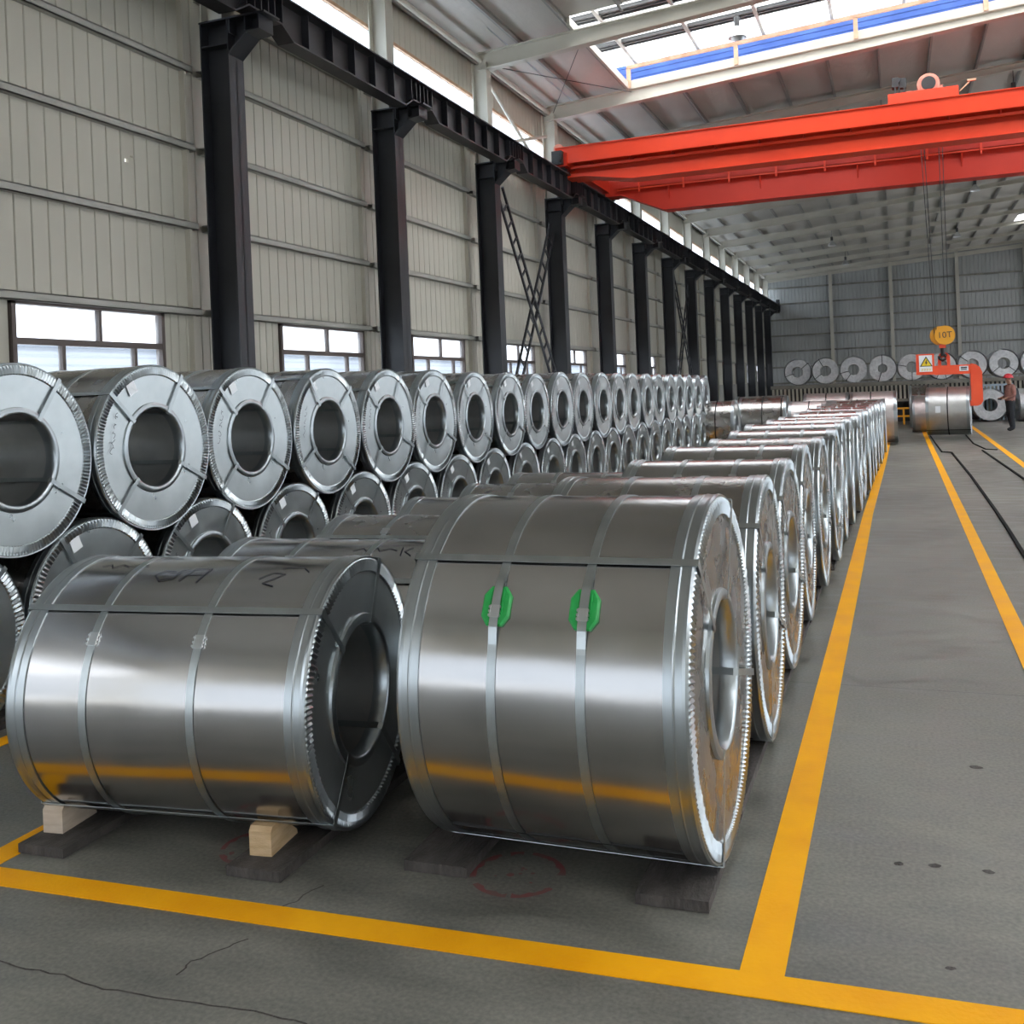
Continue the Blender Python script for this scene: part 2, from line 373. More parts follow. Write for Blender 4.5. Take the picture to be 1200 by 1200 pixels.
# ---- roof
MON0, MON1 = YK[6] - .55, YK[7] - .12       # monitor opening
XM = -7.55
rs = MB()
def rpan(x0, x1, y0, y1):
    z0, z1 = zroof(x0) + .2, zroof(x1) + .2
    rs.add([(x0, y0, z0), (x1, y0, z1), (x1, y1, z1), (x0, y1, z0), (x0, y0, z0 + .05), (x1, y0, z1 + .05), (x1, y1, z1 + .05), (x0, y1, z0 + .05)],
           [(0, 3, 2, 1), (4, 5, 6, 7), (0, 1, 5, 4), (1, 2, 6, 5), (2, 3, 7, 6), (3, 0, 4, 7)])
FAR_FILL_H = [(-7.5, -2.2), (0.0, 8.8), (11.0, 17.6), (36.2, 39.6), (47.8, 51.2), (58.5, 61.5), (64.5, 67.5), (76.2, 79.2)]
cuts = sorted(FAR_FILL_H + [(MON0, MON1)]); y_ = YF
for a, b in cuts:
    rpan(-11.0, XR + .2, y_, a); rpan(-11.0, XM if a == MON0 else (6.4 if b < 20 else 8.2), a, b); y_ = b
rpan(-11.0, XR + .2, y_, YB + .1)
ceiling = struct('ceiling', rs, 'roof_sheet', 'underside of the sloping sheet metal roof', 'ceiling')
for k, yk in enumerate(YK):
    if yk < -1: continue
    r = MB()
    def web(x0, x1, t0, t1, b0, b1, hy): r.prism([(x0, b0), (x1, b1), (x1, t1), (x0, t0)], yk - hy, yk + hy, lambda u, v, d: (u, d, v))
    xs = [-10.3, -6, -2, 4, 10, XR]
    for a, b in zip(xs[:-1], xs[1:]):
        web(a, b, zroof(a), zroof(b), zraf(a), zraf(b), .012)
        web(a, b, zroof(a), zroof(b), zroof(a) - .03, zroof(b) - .03, .15)
        web(a, b, zraf(a) + .03, zraf(b) + .03, zraf(a), zraf(b), .15)
    obj('rafter', r, 'frame_paint', ceiling)
x = -10.65; pk = 0
while x < XR:
    z = zroof(x); segs = [(YF, YB)]
    if x > XM + .1: segs = [(YF, MON0), (MON1, YB)]
    for a, b in segs:
        obj('purlin', MB().box((x - .03, a, z + .01), (x - .018, b, z + .19)).box((x - .03, a, z + .01), (x + .04, b, z + .025)).box((x - .03, a, z + .175), (x + .04, b, z + .19)), 'purlin_paint', ceiling)
    x += 1.5 if pk else 1.53; pk += 1
obj('eave_tube', MB().cyl((-10.25, YF, 11.0), (-10.25, YB, 11.0), .07, 10), 'frame_paint', ceiling)
# far daylight openings, and near unseen ones added to brighten the hall
for a, b in FAR_FILL_H:
    x8 = 6.4 if b < 20 else 8.2
    obj('roof_and_fill_light', MB().prism([(x8, zroof(x8) + .22), (XR, zroof(XR) + .22), (XR, zroof(XR) + .235), (x8, zroof(x8) + .235)], a, b, lambda u, v, d: (u, d, v)), 'sky_sheet', ceiling)
# roof monitor over the opening
mon = thing('roof_monitor', 'raised daylight monitor with white sheets and blue louvers above the roof opening', 'skylight', (XM, MON0, zroof(XM)), kind='structure')
def sl(x, dz): return zroof(x) + dz
def mpr(nm, mat, x0, x1, y0, y1, d0, d1):
    return obj(nm, MB().prism([(x0, sl(x0, d0)), (x1, sl(x1, d0)), (x1, sl(x1, d1)), (x0, sl(x0, d1))], y0, y1, lambda u, v, d: (u - XM, d - MON0, v - zroof(XM))), mat, mon)
Y2 = MON1 + 1.4; Y0 = MON0 - .6
rows = [(Y0, Y2 - 4.75), (Y2 - 4.15, Y2 - 2.2), (Y2 - 1.6, Y2)]
xs = [XM - 2.05 + 2.05 * k for k in range(13)]
for (a, b) in rows:
    for x0 in xs: mpr('light_sheet', 'sky_sheet', x0, x0 + 2.03, a, b, 1.32, 1.335)
for yy in (rows[0][1], rows[0][1] + .2, rows[0][1] + .4, rows[1][1], rows[1][1] + .2, rows[1][1] + .4): mpr('roof_bar', 'grey_dark', XM - 2.0, XR, yy, yy + .10, 1.22, 1.32)
for yy in (rows[0][1], rows[1][1]): mpr('sun_block_plate', 'grey_dark', XM - 2.0, XR, yy - .03, yy + .63, 1.34, 1.36)  # opaque plates added over the sheet gaps to block the sun
for x0 in xs: mpr('monitor_beam', 'purlin_paint', x0 - .05, x0 + .05, Y0, Y2, 1.16, 1.31)
for k in range(6): mpr('louver', 'blue_sheet', XM - 2, XR, Y2 - .06 - .02 * (k % 2), Y2 - .02 * (k % 2), .66 + k * .09, .745 + k * .09)
mpr('lower_sheet', 'sky_sheet', XM - 2, XR, Y2 - .03, Y2 - .02, .1, .68)
mpr('end_wall', 'clear_sheet', XM - 2.04, XM - 2.0, Y0, Y2, .2, 1.3)
mpr('curb', 'frame_paint', XM - .04, XM + .04, MON0, MON1, -.02, .20)
mpr('curb', 'frame_paint', XM, XR, MON1 - .04, MON1 + .04, -.02, .22)
mpr('hand_rail', 'rusty', XM, XR, MON1 - .1, MON1, .60, .70)
for x0 in (XM + .05, -4.15, -.7, 2.75, 6.2, 9.7, 13): mpr('rail_post', 'rusty', x0 - .06, x0 + .06, MON1 - .1, MON1, .0, .62)
# thin cross bracing under the roof
for p, q in (((-10.1, 25.7, 10.9), (-7.4, 31.0, 11.2)), ((-7.4, 25.7, 11.2), (-10.0, 31.0, 10.9))):
    obj('roof_brace', MB().cyl(p, q, .012, 6), 'grey_dark', ceiling)
for p, q in (((-10.3, 25.6, 10.8), (-10.3, 31.1, 8.7)), ((-10.3, 25.6, 8.7), (-10.3, 31.1, 10.2))):
    obj('wall_brace', MB().cyl(p, q, .05, 8), 'frame_paint', ceiling)

# ---- columns and runway
def column(yk, right=False):
    s = -1 if right else 1
    def X(v): return v if not right else (XR - .2) - (v - XCO)
    c = MB()
    def bx(x0, x1, y0, y1, z0, z1):
        a, b = sorted((X(x0), X(x1))); c.box((a, y0, z0), (b, y1, z1))
    bx(XCI - .025, XCI, yk - .2, yk + .2, 0, 8.15); bx(XCO, XCO + .025, yk - .2, yk + .2, 0, 8.15); bx(XCO, XCI, yk - .012, yk + .012, 0, 8.15)
    root = thing('column', '', 'column', ((XCI if not right else X(XCI)), yk, 0))
    def put(nm, mb, mat): return obj(nm, mb, mat, root, loc=(-root.location.x, -yk, 0))
    put('shaft', c, 'black_steel')
    d = MB()
    d.prism([(X(XCI), 8.15), (X(-9.30), 8.15), (X(-9.30), 7.93), (X(-9.58), 7.90), (X(XCI), 7.62)], yk - .012, yk + .012, lambda u, v, e: (u, e, v))
    d.prism([(X(-9.30), 7.945), (X(-9.57), 7.915), (X(XCI), 7.62), (X(XCI), 7.585), (X(-9.56), 7.885), (X(-9.30), 7.915)], yk - .2, yk + .2, lambda u, v, e: (u, e, v))
    d.prism([(X(XCO), 7.76), (X(XCI), 7.76), (X(XCI), 7.785), (X(XCO), 7.785)], yk - .2, yk + .2, lambda u, v, e: (u, e, v))
    d.prism([(X(XCO), 8.15), (X(-9.18), 8.15), (X(-9.18), 8.18), (X(XCO), 8.18)], yk - .22, yk + .22, lambda u, v, e: (u, e, v))
    for xx in (-9.88, -9.58, -9.32): d.box((min(X(xx), X(xx + .02)), yk - .2, 7.93), (max(X(xx), X(xx + .02)), yk + .2, 8.15))
    put('bracket', d, 'black_steel')
    u = MB()
    def ub(x0, x1, y0, y1, z0, z1):
        a, b = sorted((X(x0), X(x1))); u.box((a, y0, z0), (b, y1, z1))
    zt = zraf(X(-10.2)) + .2
    ub(XCO + .40, XCO + .42, yk - .17, yk + .17, 8.18, zt); ub(XCO, XCO + .02, yk - .17, yk + .17, 8.18, zt); ub(XCO, XCO + .42, yk - .01, yk + .01, 8.18, zt)
    put('upper_column', u, 'frame_paint')
    return root
for k, yk in enumerate(YK):
    if yk > 0:
        o = column(yk); n = k - 3
        o['label'] = 'black steel crane column with bracket, %s along the left wall' % (WORD[n] if n > 0 else 'the one nearest the camera')
        if n <= 0: o['label'] = 'black steel crane column at the left wall, nearest the camera'
        o['group'] = 'crane columns of the left wall'
    if k % 1 == 0:
        o = column(yk, True); o['label'] = 'black steel crane column on the open right side, %s from the gateway' % WORD[k + 1]; o['group'] = 'crane columns of the right side'
def runway(xc, label):
    root = thing('runway_beam', label, 'crane beam', (xc, YF, 0))
    for a, b in BAYS:
        m = MB(); top = 8.62
        prof = [(a, 8.18), (a + .45, 8.18), (a + .8, 7.98), (b - .8, 7.98), (b - .45, 8.18), (b, 8.18)]
        m.prism(prof + [(b, top), (a, top)], xc - .008, xc + .008, lambda u, v, d: (d, u, v))
        m.prism(prof + [(p, q + .03) for p, q in reversed(prof)], xc - .16, xc + .16, lambda u, v, d: (d, u, v))
        obj('web', m, 'beam_steel', root, loc=(-xc, -YF, 0))
        s = MB(); n = 6
        for k in range(n + 1):
            q = a + .5 + (b - a - 1.0) * k / n
            zb = 8.02 if .8 < q - a < b - a - .8 else 8.2
            s.box((xc - .15, q - .01, zb), (xc + .15, q + .01, top))
        for q in (a + .1, a + .28, b - .1, b - .28): s.box((xc - .15, q - .012, 8.2), (xc + .15, q + .012, top))
        obj('stiffener', s, 'black_steel', root, loc=(-xc, -YF, 0))
    obj('top_flange', MB().box((xc - .22, YF, 8.62), (xc + .22, YB - .3, 8.65)), 'beam_steel', root, loc=(-xc, -YF, 0))
    obj('walkway_plate', MB().box((xc - .75 if xc < 0 else xc + .2, YF, 8.60), (xc - .2 if xc < 0 else xc + .75, YB - .3, 8.63)), 'beam_steel', root, loc=(-xc, -YF, 0))
    obj('rail', MB().box((xc - .035, YF, 8.65), (xc + .035, YB - .4, 8.76)), 'rail_rust', root, loc=(-xc, -YF, 0))
    for y in (YF + .2, YB - .6): obj('end_stop', MB().box((xc - .15, y, 8.65), (xc + .15, y + .25, 9.2)), 'black_steel', root, loc=(-xc, -YF, 0))
runway(XB, 'long black crane runway beam on the left wall columns')
runway(XR - .2 - (XB - XCO), 'long black crane runway beam on the open right side')
# laced cross bracing between columns
def lattice(p, q, label):
    root = thing('lattice_brace', label, 'brace', p, group='ladder braces between the columns')
    P = Vector((0, 0, 0)); Q = Vector(q) - Vector(p); d = Q.normalized(); n = Vector((0, -d.z, d.y)) * .23
    for s in (-1, 1): obj('rail', MB().bar(P + n * s, Q + n * s, .07, .06, (1, 0, 0)), 'black_steel', root)
    k = int(Q.length / .52)
    for i in range(1, k): c = Q * (i / k); obj('rung', MB().bar(c - n, c + n, .05, .045, (1, 0, 0)), 'black_steel', root)
lattice((-10.10, 26.2, 7.55), (-10.10, 31.2, 1.2), 'black ladder-like brace leaning right, between third and fourth column')
lattice((-10.24, 31.1, 7.2), (-10.24, 26.2, .6), 'black ladder-like brace leaning left, between third and fourth column')
lattice((-10.10, 49.4, 7.55), (-10.10, 54.3, 1.2), 'distant black ladder-like brace leaning right, between seventh and eighth column')
lattice((-10.24, 54.2, 7.2), (-10.24, 49.4, .6), 'distant black ladder-like brace leaning left, between seventh and eighth column')

# ------------------------------------------------------------------ painted floor lines
def line(poly, label, nm='floor_line'):
    o = obj(nm, MB().prism(poly, 0.0005, .004, lambda u, v, d: (u, v, d)), 'yellow_paint'); return tag(o, label, 'floor marking', 'yellow floor lines')
line([(-.545, 3.2815), (-.405, 3.2875), (-.375, 12), (-.37, 15), (-.27, 24), (-.20, 34), (-.13, 60), (-.27, 60), (-.34, 34), (-.41, 24), (-.50, 15), (-.51, 12)], 'yellow line running along the right ends of the near coil row')
line([(.68, 2.0), (.80, 2.0), (.90, 36), (1.0, 60), (.87, 60), (.77, 36)], 'yellow line in the middle of the grey aisle')
line([(2.15, 2.0), (2.28, 2.0), (2.56, 36), (2.75, 60), (2.6, 60), (2.42, 36)], 'yellow line at the far right, beside the standing man')
line([(-4.6, 2.98), (1.2, 3.22), (1.2, 3.355), (-4.6, 3.11)], 'yellow line crossing in front of the two nearest coils')
line([(-3.74, 3.155), (-3.61, 3.16), (-3.66, 9.6), (-3.79, 9.6)], 'short yellow line leading under the board of the left coil')
line([(-4.98, 2.6), (-4.86, 2.6), (-4.9, 28), (-5.02, 28)], 'yellow line along the front of the stacked coils')
# stencilled red rings
def ring(cx, cy, r, label):
    root = thing('red_floor_stamp', label, 'floor marking', (cx, cy, 0), 0, 'red ring stamps on the floor')
    n = 60; rnd = random.Random(int(cx * 100)); w0 = [r * (.10 + .09 * abs(math.sin(k * .7) * math.sin(k * 2.3))) for k in range(n + 1)]
    for a, b in ((2, 15), (17, 20), (22, 34), (37, 46), (47, 56)):
        m = MB(); vs = []
        for k in range(a, b + 1):
            t = 2 * PI * k / n; vs += [((r - w0[k]) * math.cos(t), (r - w0[k]) * math.sin(t), .0015), (r * math.cos(t), r * math.sin(t), .0015)]
        m.add(vs, [(2 * q, 2 * q + 1, 2 * q + 3, 2 * q + 2) for q in range(b - a)]); obj('ring_arc', m, 'paint_red', root)
    for k in range(9):
        px, py = rnd.gauss(0, .3) * r, rnd.gauss(0, .25) * r; q = r * rnd.uniform(.03, .10)
        obj('paint_spot', MB().add([(px + q * rnd.uniform(.5, 1.3) * math.cos(2 * PI * t / 7), py + q * rnd.uniform(.5, 1.1) * math.sin(2 * PI * t / 7), .0015) for t in range(7)], [tuple(range(7))]), 'paint_red', root)
ring(-1.47, 3.70, .19, 'faded red painted ring on the floor under the coil with green pads')
ring(-2.62, 3.62, .17, 'faded red painted ring on the floor under the left coil')

# ------------------------------------------------------------------ coils
MC = {}
def cached(key, fn):
    if key not in MC: MC[key] = fn()
    return MC[key]
def noise2(a, b, s):
    return math.sin(a * 3 + s) * math.sin(b * 2.3 + s * 1.7) + .5 * math.sin(a * 7.1 + b * 3 + s * 2.1) + .3 * math.sin(a * 13 - b * 5 + s)
def m_wrap(R, L, mat, seed):
    mb = MB(); n = 96; k = 15; vs = []; fs = []
    for j in range(k + 1):
        x = -L / 2 + L * j / k
        for i in range(n):
            a = 2 * PI * i / n
            e = 0 if j in (0, 1, k - 1, k) else .0007 * noise2(x * 2.2, a * 1.0 if False else math.sin(a) * 2.5, seed)
            r = R + e; vs.append((x, r * math.cos(a), r * math.sin(a)))
    for j in range(k):
        for i in range(n): fs.append((j * n + i, j * n + (i + 1) % n, (j + 1) * n + (i + 1) % n, (j + 1) * n + i))
    mb.add(vs, fs)
    return mb.mesh('outer_wrap', mat, True)
def m_band(R, L, s):
    e = L / 2; w_ = min(.085, L * .08)
    pr = [(e, R - .012), (e + .004, R + .004), (e - .006, R + .0085), (e - .018, R + .0062), (e - w_ * .5, R + .0060), (e - w_ * .56, R + .0085), (e - w_ * .62, R + .0060), (e - w_, R + .0055), (e - w_, R - .012)]
    return MB().lathe([(x * s, r) for x, r in pr], 96).mesh('edge_band', 'steel_ring', True, .12)
def m_crimp(R, L, s, teeth, seed):
    rnd = random.Random(seed); mb = MB(); n = teeth * 2; vs = []; fs = []
    ri, ro = R * .885, R - .002; e = L / 2
    for i in range(n):
        a = 2 * PI * i / n; c, q = math.cos(a), math.sin(a)
        up = (i % 2) * .011 * rnd.uniform(.75, 1.1)
        for x, r in ((e - .004, ri), (e + .001 + up, ri + .008), (e + .002 + up, R * .95), (e + .004 + up * .5, ro - .006), (e, ro)): vs.append((s * x, r * c, r * q))
    for i in range(n):
        j = (i + 1) % n
        for k in range(4): fs.append((i * 5 + k, i * 5 + k + 1, j * 5 + k + 1, j * 5 + k))
    return mb.add(vs, fs).mesh('crimped_ring', 'steel_ring')
def m_plate(R, Ri, L, s, mat, amp, seed):
    mb = MB(); n = 72; k = 7; vs = []; fs = []; e = L / 2 - .003
    for j in range(k + 1):
        r = Ri + (R * .93 - Ri) * j / k
        for i in range(n):
            a = 2 * PI * i / n
            x = e - .008 * (1 - j / k) + amp * noise2(r * 6, a * 2, seed) * (math.sin(PI * j / k))
            vs.append((s * x, r * math.cos(a), r * math.sin(a)))
    for j in range(k):
        for i in range(n): fs.append((j * n + i, j * n + (i + 1) % n, (j + 1) * n + (i + 1) % n, (j + 1) * n + i))
    return mb.add(vs, fs).mesh('end_plate', mat, True)
def m_eye(Ri, L, s):
    e = L / 2
    pr = [(e - .012, Ri + .04), (e + .002, Ri + .036), (e + .008, Ri + .015), (e + .007, Ri + .002), (e - .002, Ri - .006), (e - .07, Ri - .006), (e - .07, Ri + .004), (e - .02, Ri + .006)]
    return MB().lathe([(x * s, r) for x, r in pr], 64).mesh('eye_ring', 'steel_ring', True, .9)
def m_core(Ri, L): return MB().lathe([(-L / 2, Ri), (L / 2, Ri), (L / 2, Ri + .012), (-L / 2, Ri + .012)], 64).mesh('core', 'steel_core', True, .6)
def m_hoop(R, wd, mat='strap_steel'): return MB().lathe([(-wd / 2, R + .001), (-wd / 2, R + .0045), (wd / 2, R + .0045), (wd / 2, R + .001)], 96).mesh('hoop_strap', mat, True, .6)
def m_loop(R, Ri, L, wd, mat='strap_steel'):
    # loop through the eye, in the plane angle 0 (along +Y), wd wide
    e = L / 2; t = .002
    o = [(-e - .014, R + .011), (e + .014, R + .011), (e + .015, R - .004), (e + .010, Ri - .002), (e - .01, Ri - .012), (-e + .01, Ri - .012), (-e - .010, Ri - .002), (-e - .015, R - .004)]
    i = [(-e - .012, R + .011 - t), (e + .012, R + .011 - t), (e + .0135, R - .006), (e + .0085, Ri - .001), (e - .01, Ri - .012 + t), (-e + .01, Ri - .012 + t), (-e - .0085, Ri - .001), (-e - .0135, R - .006)]
    mb = MB(); n = 8
    vs = [(x, r, -wd / 2) for x, r in o] + [(x, r, wd / 2) for x, r in o] + [(x, r, -wd / 2) for x, r in i] + [(x, r, wd / 2) for x, r in i]
    fs = []
    for k in range(n):
        j = (k + 1) % n
        fs += [(k, j, n + j, n + k), (2 * n + k, 3 * n + k, 3 * n + j, 2 * n + j), (k, 2 * n + k, 2 * n + j, j), (n + k, n + j, 3 * n + j, 3 * n + k)]
    return mb.add(vs, fs).mesh('axial_strap', mat)
def m_seal(R, wd):
    # crimped strap seal lying on the hoop at angle 0
    mb = MB(); h = wd * .62
    mb.box((-h, R + .004, -.028), (h, R + .010, .028))
    for z in (-.016, .004, .02): mb.box((-h - .004, R + .003, z - .004), (-h + .004, R + .013, z + .004)); mb.box((h - .004, R + .003, z - .004), (h + .004, R + .013, z + .004))
    return mb.mesh('strap_seal', 'seal_steel')
def m_label(x, r, sz, s):
    return MB().box((s * x - .0008, r - sz / 2, -sz / 2), (s * x + .0008, r + sz / 2, sz / 2)).mesh('paper_label', 'paper')
def m_writing(seed, x, r, s, sc=1.0):
    rnd = random.Random(seed * 7 + 1); mb = MB(); z = -.15 * sc
    for k in range(5):
        a, b, c = rnd.uniform(.8, 1.5), rnd.uniform(2, 5), rnd.uniform(0, 6); pts = []
        n = rnd.choice((6, 9, 12))
        for i in range(n + 1):
            t = i / n
            pts.append((r + sc * (.013 * math.sin(b * t * 2 + c) * a), z + sc * (.045 * t + .010 * math.sin(t * 2 * PI * a + c))))
        rb = ribbon(pts, .0042 * sc, lambda p, q: (s * x, p, q)); mb.add(rb.v, rb.f); z += rnd.uniform(.05, .066) * sc
    return mb.mesh('handwriting', 'ink')

def coil(label, loc, R, Ri, L, rz=0.0, rl=0.0, group=None, wrap='steel_wrap', plate='steel_end', amp=.0005, seed=1, hoops=(.33, .66), seal_a=None,
         axial=(133, 50, 225, 318), detail=2, teeth=150, ends=True, write=False, paper=False, lift=0.0, straps='strap_steel', band=True, name='steel_coil'):
    root = thing(name, label, 'steel coil', (loc[0], loc[1], loc[2]), rz, group)
    rot = (rl, 0, 0); C = (0, 0, R)
    def put(nm, me, dx=0.0, ang=0.0, parent=root):
        if parent is root: return link(nm, me, root, (dx, 0, R), (rl + ang, 0, 0))
        return link(nm, me, parent, (dx, 0, 0), (ang, 0, 0))
    k0 = (round(R, 3), round(Ri, 3), round(L, 3))
    put('outer_wrap', cached(('w', k0, wrap, seed % 3), lambda: m_wrap(R, L, wrap, seed)))
    put('core', cached(('c', k0), lambda: m_core(Ri, L)))
    for s in (1, -1):
        pl = put('end_plate', cached(('p', k0, s, plate, seed % 4), lambda: m_plate(R, Ri, L, s, plate, amp, seed)))
        if s == 1 and paper: put('paper_label', cached(('l', k0), lambda: m_label(L / 2 + .004, R * .82, .085, 1)), 0, math.radians(113 + (seed * 37) % 9) - rl, pl)
        if s == 1 and write: put('handwriting', cached(('h', k0, seed % 5), lambda: m_writing(seed, L / 2 + .005, R * .74, 1)), 0, math.radians(160 + (seed * 13) % 12) - rl, pl)
        if ends:
            put('crimped_ring', cached(('r', k0, s, teeth), lambda: m_crimp(R, L, s, teeth, seed)))
            put('eye_ring', cached(('e', k0, s), lambda: m_eye(Ri, L, s)))
        if band: put('edge_band', cached(('b', k0, s), lambda: m_band(R, L, s)))
    for i, h in enumerate(hoops):
        st = put('hoop_strap', cached(('o', k0, straps), lambda: m_hoop(R, .034, straps)), -L / 2 + L * h)
        if seal_a is not None: put('strap_seal', cached(('s', k0), lambda: m_seal(R, .034)), 0, math.radians(seal_a) - rl, st)
    for a in axial:
        put('axial_strap', cached(('a', k0, straps), lambda: m_loop(R, Ri, L, .03, straps)), 0, math.radians(a) - rl * (0 if rl else 1))
    return root

Z0 = .045
# --- nearest left coil
c1 = coil('silvery coil lying on timber wedges, front left, nearest to the camera', (-2.944, 3.847, Z0), .575, .29, 1.379, .105, seed=3, hoops=(.27, .635), seal_a=147, axial=(133, 68, 231, 308), teeth=150)
# handwriting on its top
def surf_scribble(root, R, pts_list, wd, nm='handwriting'):
    mb = MB()
    for pts in pts_list:
        rb = ribbon(pts, wd, lambda x, t: (x, -math.cos(math.radians(t)) * (R + .003), R + math.sin(math.radians(t)) * (R + .003)))
        mb.add(rb.v, rb.f)
    return obj(nm, mb, 'ink', root)
# t is in degrees around the coil; the ribbon is made in metres, so t is scaled
def scrib(root, R, pts_list, wd):
    mb = MB(); k = math.degrees(1) / R
    for pts in pts_list:
        fine = []
        for a, b in zip(pts[:-1], pts[1:]):
            for i in range(4): fine.append((a[0] + (b[0] - a[0]) * i / 4, a[1] + (b[1] - a[1]) * i / 4))
        fine.append(pts[-1])
        rb = ribbon(fine, wd, lambda x, s: (x, -math.cos(math.radians(s * k)) * (R + .003), R + math.sin(math.radians(s * k)) * (R + .003)))
        mb.add(rb.v, rb.f)
    return obj('handwriting', mb, 'ink', root)
s0 = math.radians(66) * .575
scrib(c1, .575, [[(-.10, s0 + .05), (-.16, s0 + .06), (-.19, s0 + .02), (-.15, s0 - .02), (-.09, s0), (-.08, s0 + .06), (-.04, s0 + .07)], [(-.02, s0 + .08), (-.05, s0 - .02)], [(-.02, s0 + .08), (.06, s0 + .085)], [(-.03, s0 + .03), (.04, s0 + .03)], [(.06, s0 + .085), (.04, s0 - .03)]], .006)
scrib(c1, .575, [[(.33, s0), (.38, s0 + .05), (.44, s0 + .04), (.40, s0), (.36, s0 - .03), (.42, s0 - .05)], [(.40, s0 + .09), (.50, s0 + .10), (.54, s0 + .06)]], .005)
scrib(c1, .575, [[(-.52, s0 + .10), (-.48, s0 + .12), (-.46, s0 + .09), (-.42, s0 + .12), (-.38, s0 + .10), (-.34, s0 + .12), (-.28, s0 + .11)]], .006)
# --- nearest right coil with green pads
c2 = coil('grey coil with two green strap pads, front right of the coil rows', (-1.236, 4.063, Z0), .704, .295, 1.097, -.011, seed=5, wrap='steel_wrap', plate='steel_crumpled', amp=.006, hoops=(.345, .655), axial=(133, 68, 250, 345), teeth=190)
obj('wrap_seam', MB().lathe([(-.5, .704), (.54, .704), (.54, .7085), (-.5, .7085)], 1, True, math.radians(229.4), math.radians(230.2)), 'strap_dark', c2, loc=(0, 0, .704))
for h in (.345, .655):
    x0 = -1.097 / 2 + 1.097 * h
    # octagonal pad following the curve of the coil
    R = .704; k = 1 / R
    oct_ = [(-.055, -.04), (-.055, .04), (-.03, .075), (.03, .075), (.055, .04), (.055, -.04), (.03, -.075), (-.03, -.075)]
    mb = MB(); a0 = math.radians(149)
    def P(u, v, h_): a = a0 + v * k; return (x0 + u, (R + h_) * math.cos(a), (R + h_) * math.sin(a))
    n = 8; rings = [[P(u, v, .0) for u, v in oct_], [P(u, v, .010) for u, v in oct_], [P(u * .86, v * .9, .015) for u, v in oct_]]
    mb.add(sum(rings, []), [(r * n + i, r * n + (i + 1) % n, (r + 1) * n + (i + 1) % n, (r + 1) * n + i) for r in range(2) for i in range(n)] + [tuple(range(2 * n, 3 * n))])
    for sx in (-1, 1):
        q = [P(sx * .024, -.055, .015), P(sx * .028, -.055, .015), P(sx * .028, .03, .015), P(sx * .024, .03, .015)]; q2 = [P(sx * .024, -.055, .019), P(sx * .028, -.055, .019), P(sx * .028, .03, .019), P(sx * .024, .03, .019)]
        mb.add(q + q2, [(4, 5, 6, 7), (0, 1, 5, 4), (1, 2, 6, 5), (2, 3, 7, 6), (3, 0, 4, 7)])
    tag(obj('strap_pad', mb, 'green_plastic', c2, loc=(0, 0, R)), 'green plastic strap pad')
    # the strap rises over the pad
    m2 = MB(); vs = []; nn = 16
    for i in range(nn + 1):
        v = -.16 + .32 * i / nn; q = max(0.0, min(1.0, (.15 - abs(v)) / .085)); hh = .0035 + .0135 * q * q * (3 - 2 * q)
        for u, dh in ((-.017, 0), (.017, 0), (.017, .002), (-.017, .002)): vs.append(P(u, v, hh + dh))
    m2.add(vs, [(i * 4 + e, i * 4 + (e + 1) % 4, (i + 1) * 4 + (e + 1) % 4, (i + 1) * 4 + e) for i in range(nn) for e in range(4)])
    m3 = MB()
    def blk(u0, u1, v0, v1, h0, h1): m3.add([P(u0, v0, h0), P(u1, v0, h0), P(u1, v1, h0), P(u0, v1, h0), P(u0, v0, h1), P(u1, v0, h1), P(u1, v1, h1), P(u0, v1, h1)], [(4, 5, 6, 7), (0, 1, 5, 4), (1, 2, 6, 5), (2, 3, 7, 6), (3, 0, 4, 7)])
    blk(-.0195, .0195, .0, .045, .017, .0225)
    for v in (.008, .024, .038):
        for u in (-.019, .019): blk(u - .004, u + .004, v - .004, v + .004, .016, .026)
    sl_ = obj('strap_seal', m3, 'seal_steel', c2, loc=(0, 0, R))
    obj('hoop_strap', m2, 'strap_steel', c2, loc=(0, 0, R))
# --- row behind it, along the yellow line
YA = [5.455 + 1.375 * i for i in range(15)]
def xend(y): return -.68 + (0 if y < 8 else min((y - 8) * .022, .36))
ga = 'coils along the yellow line'
for i, y in enumerate(YA):
    n = i + 2
    R = [.68, .675, .68, .67, .675, .68][i % 6]; L = [1.10, 1.04, 1.08, 1.0, 1.06][i % 5]
    coil('strapped galvanized coil, %s from the front in the row along the yellow line' % WORD[n], (xend(y) - L / 2 + random.uniform(-.02, .02), y, Z0), R, .295, L, random.uniform(-.02, .02), random.uniform(-.25, .25), ga, seed=i + 2,
         wrap='steel_wrap' if i % 3 else 'steel_wrap_dull', plate='steel_crumpled', amp=.008, hoops=(.36, .70), seal_a=120, axial=(128, 60, 238, 330), teeth=150 if i < 7 else 90)
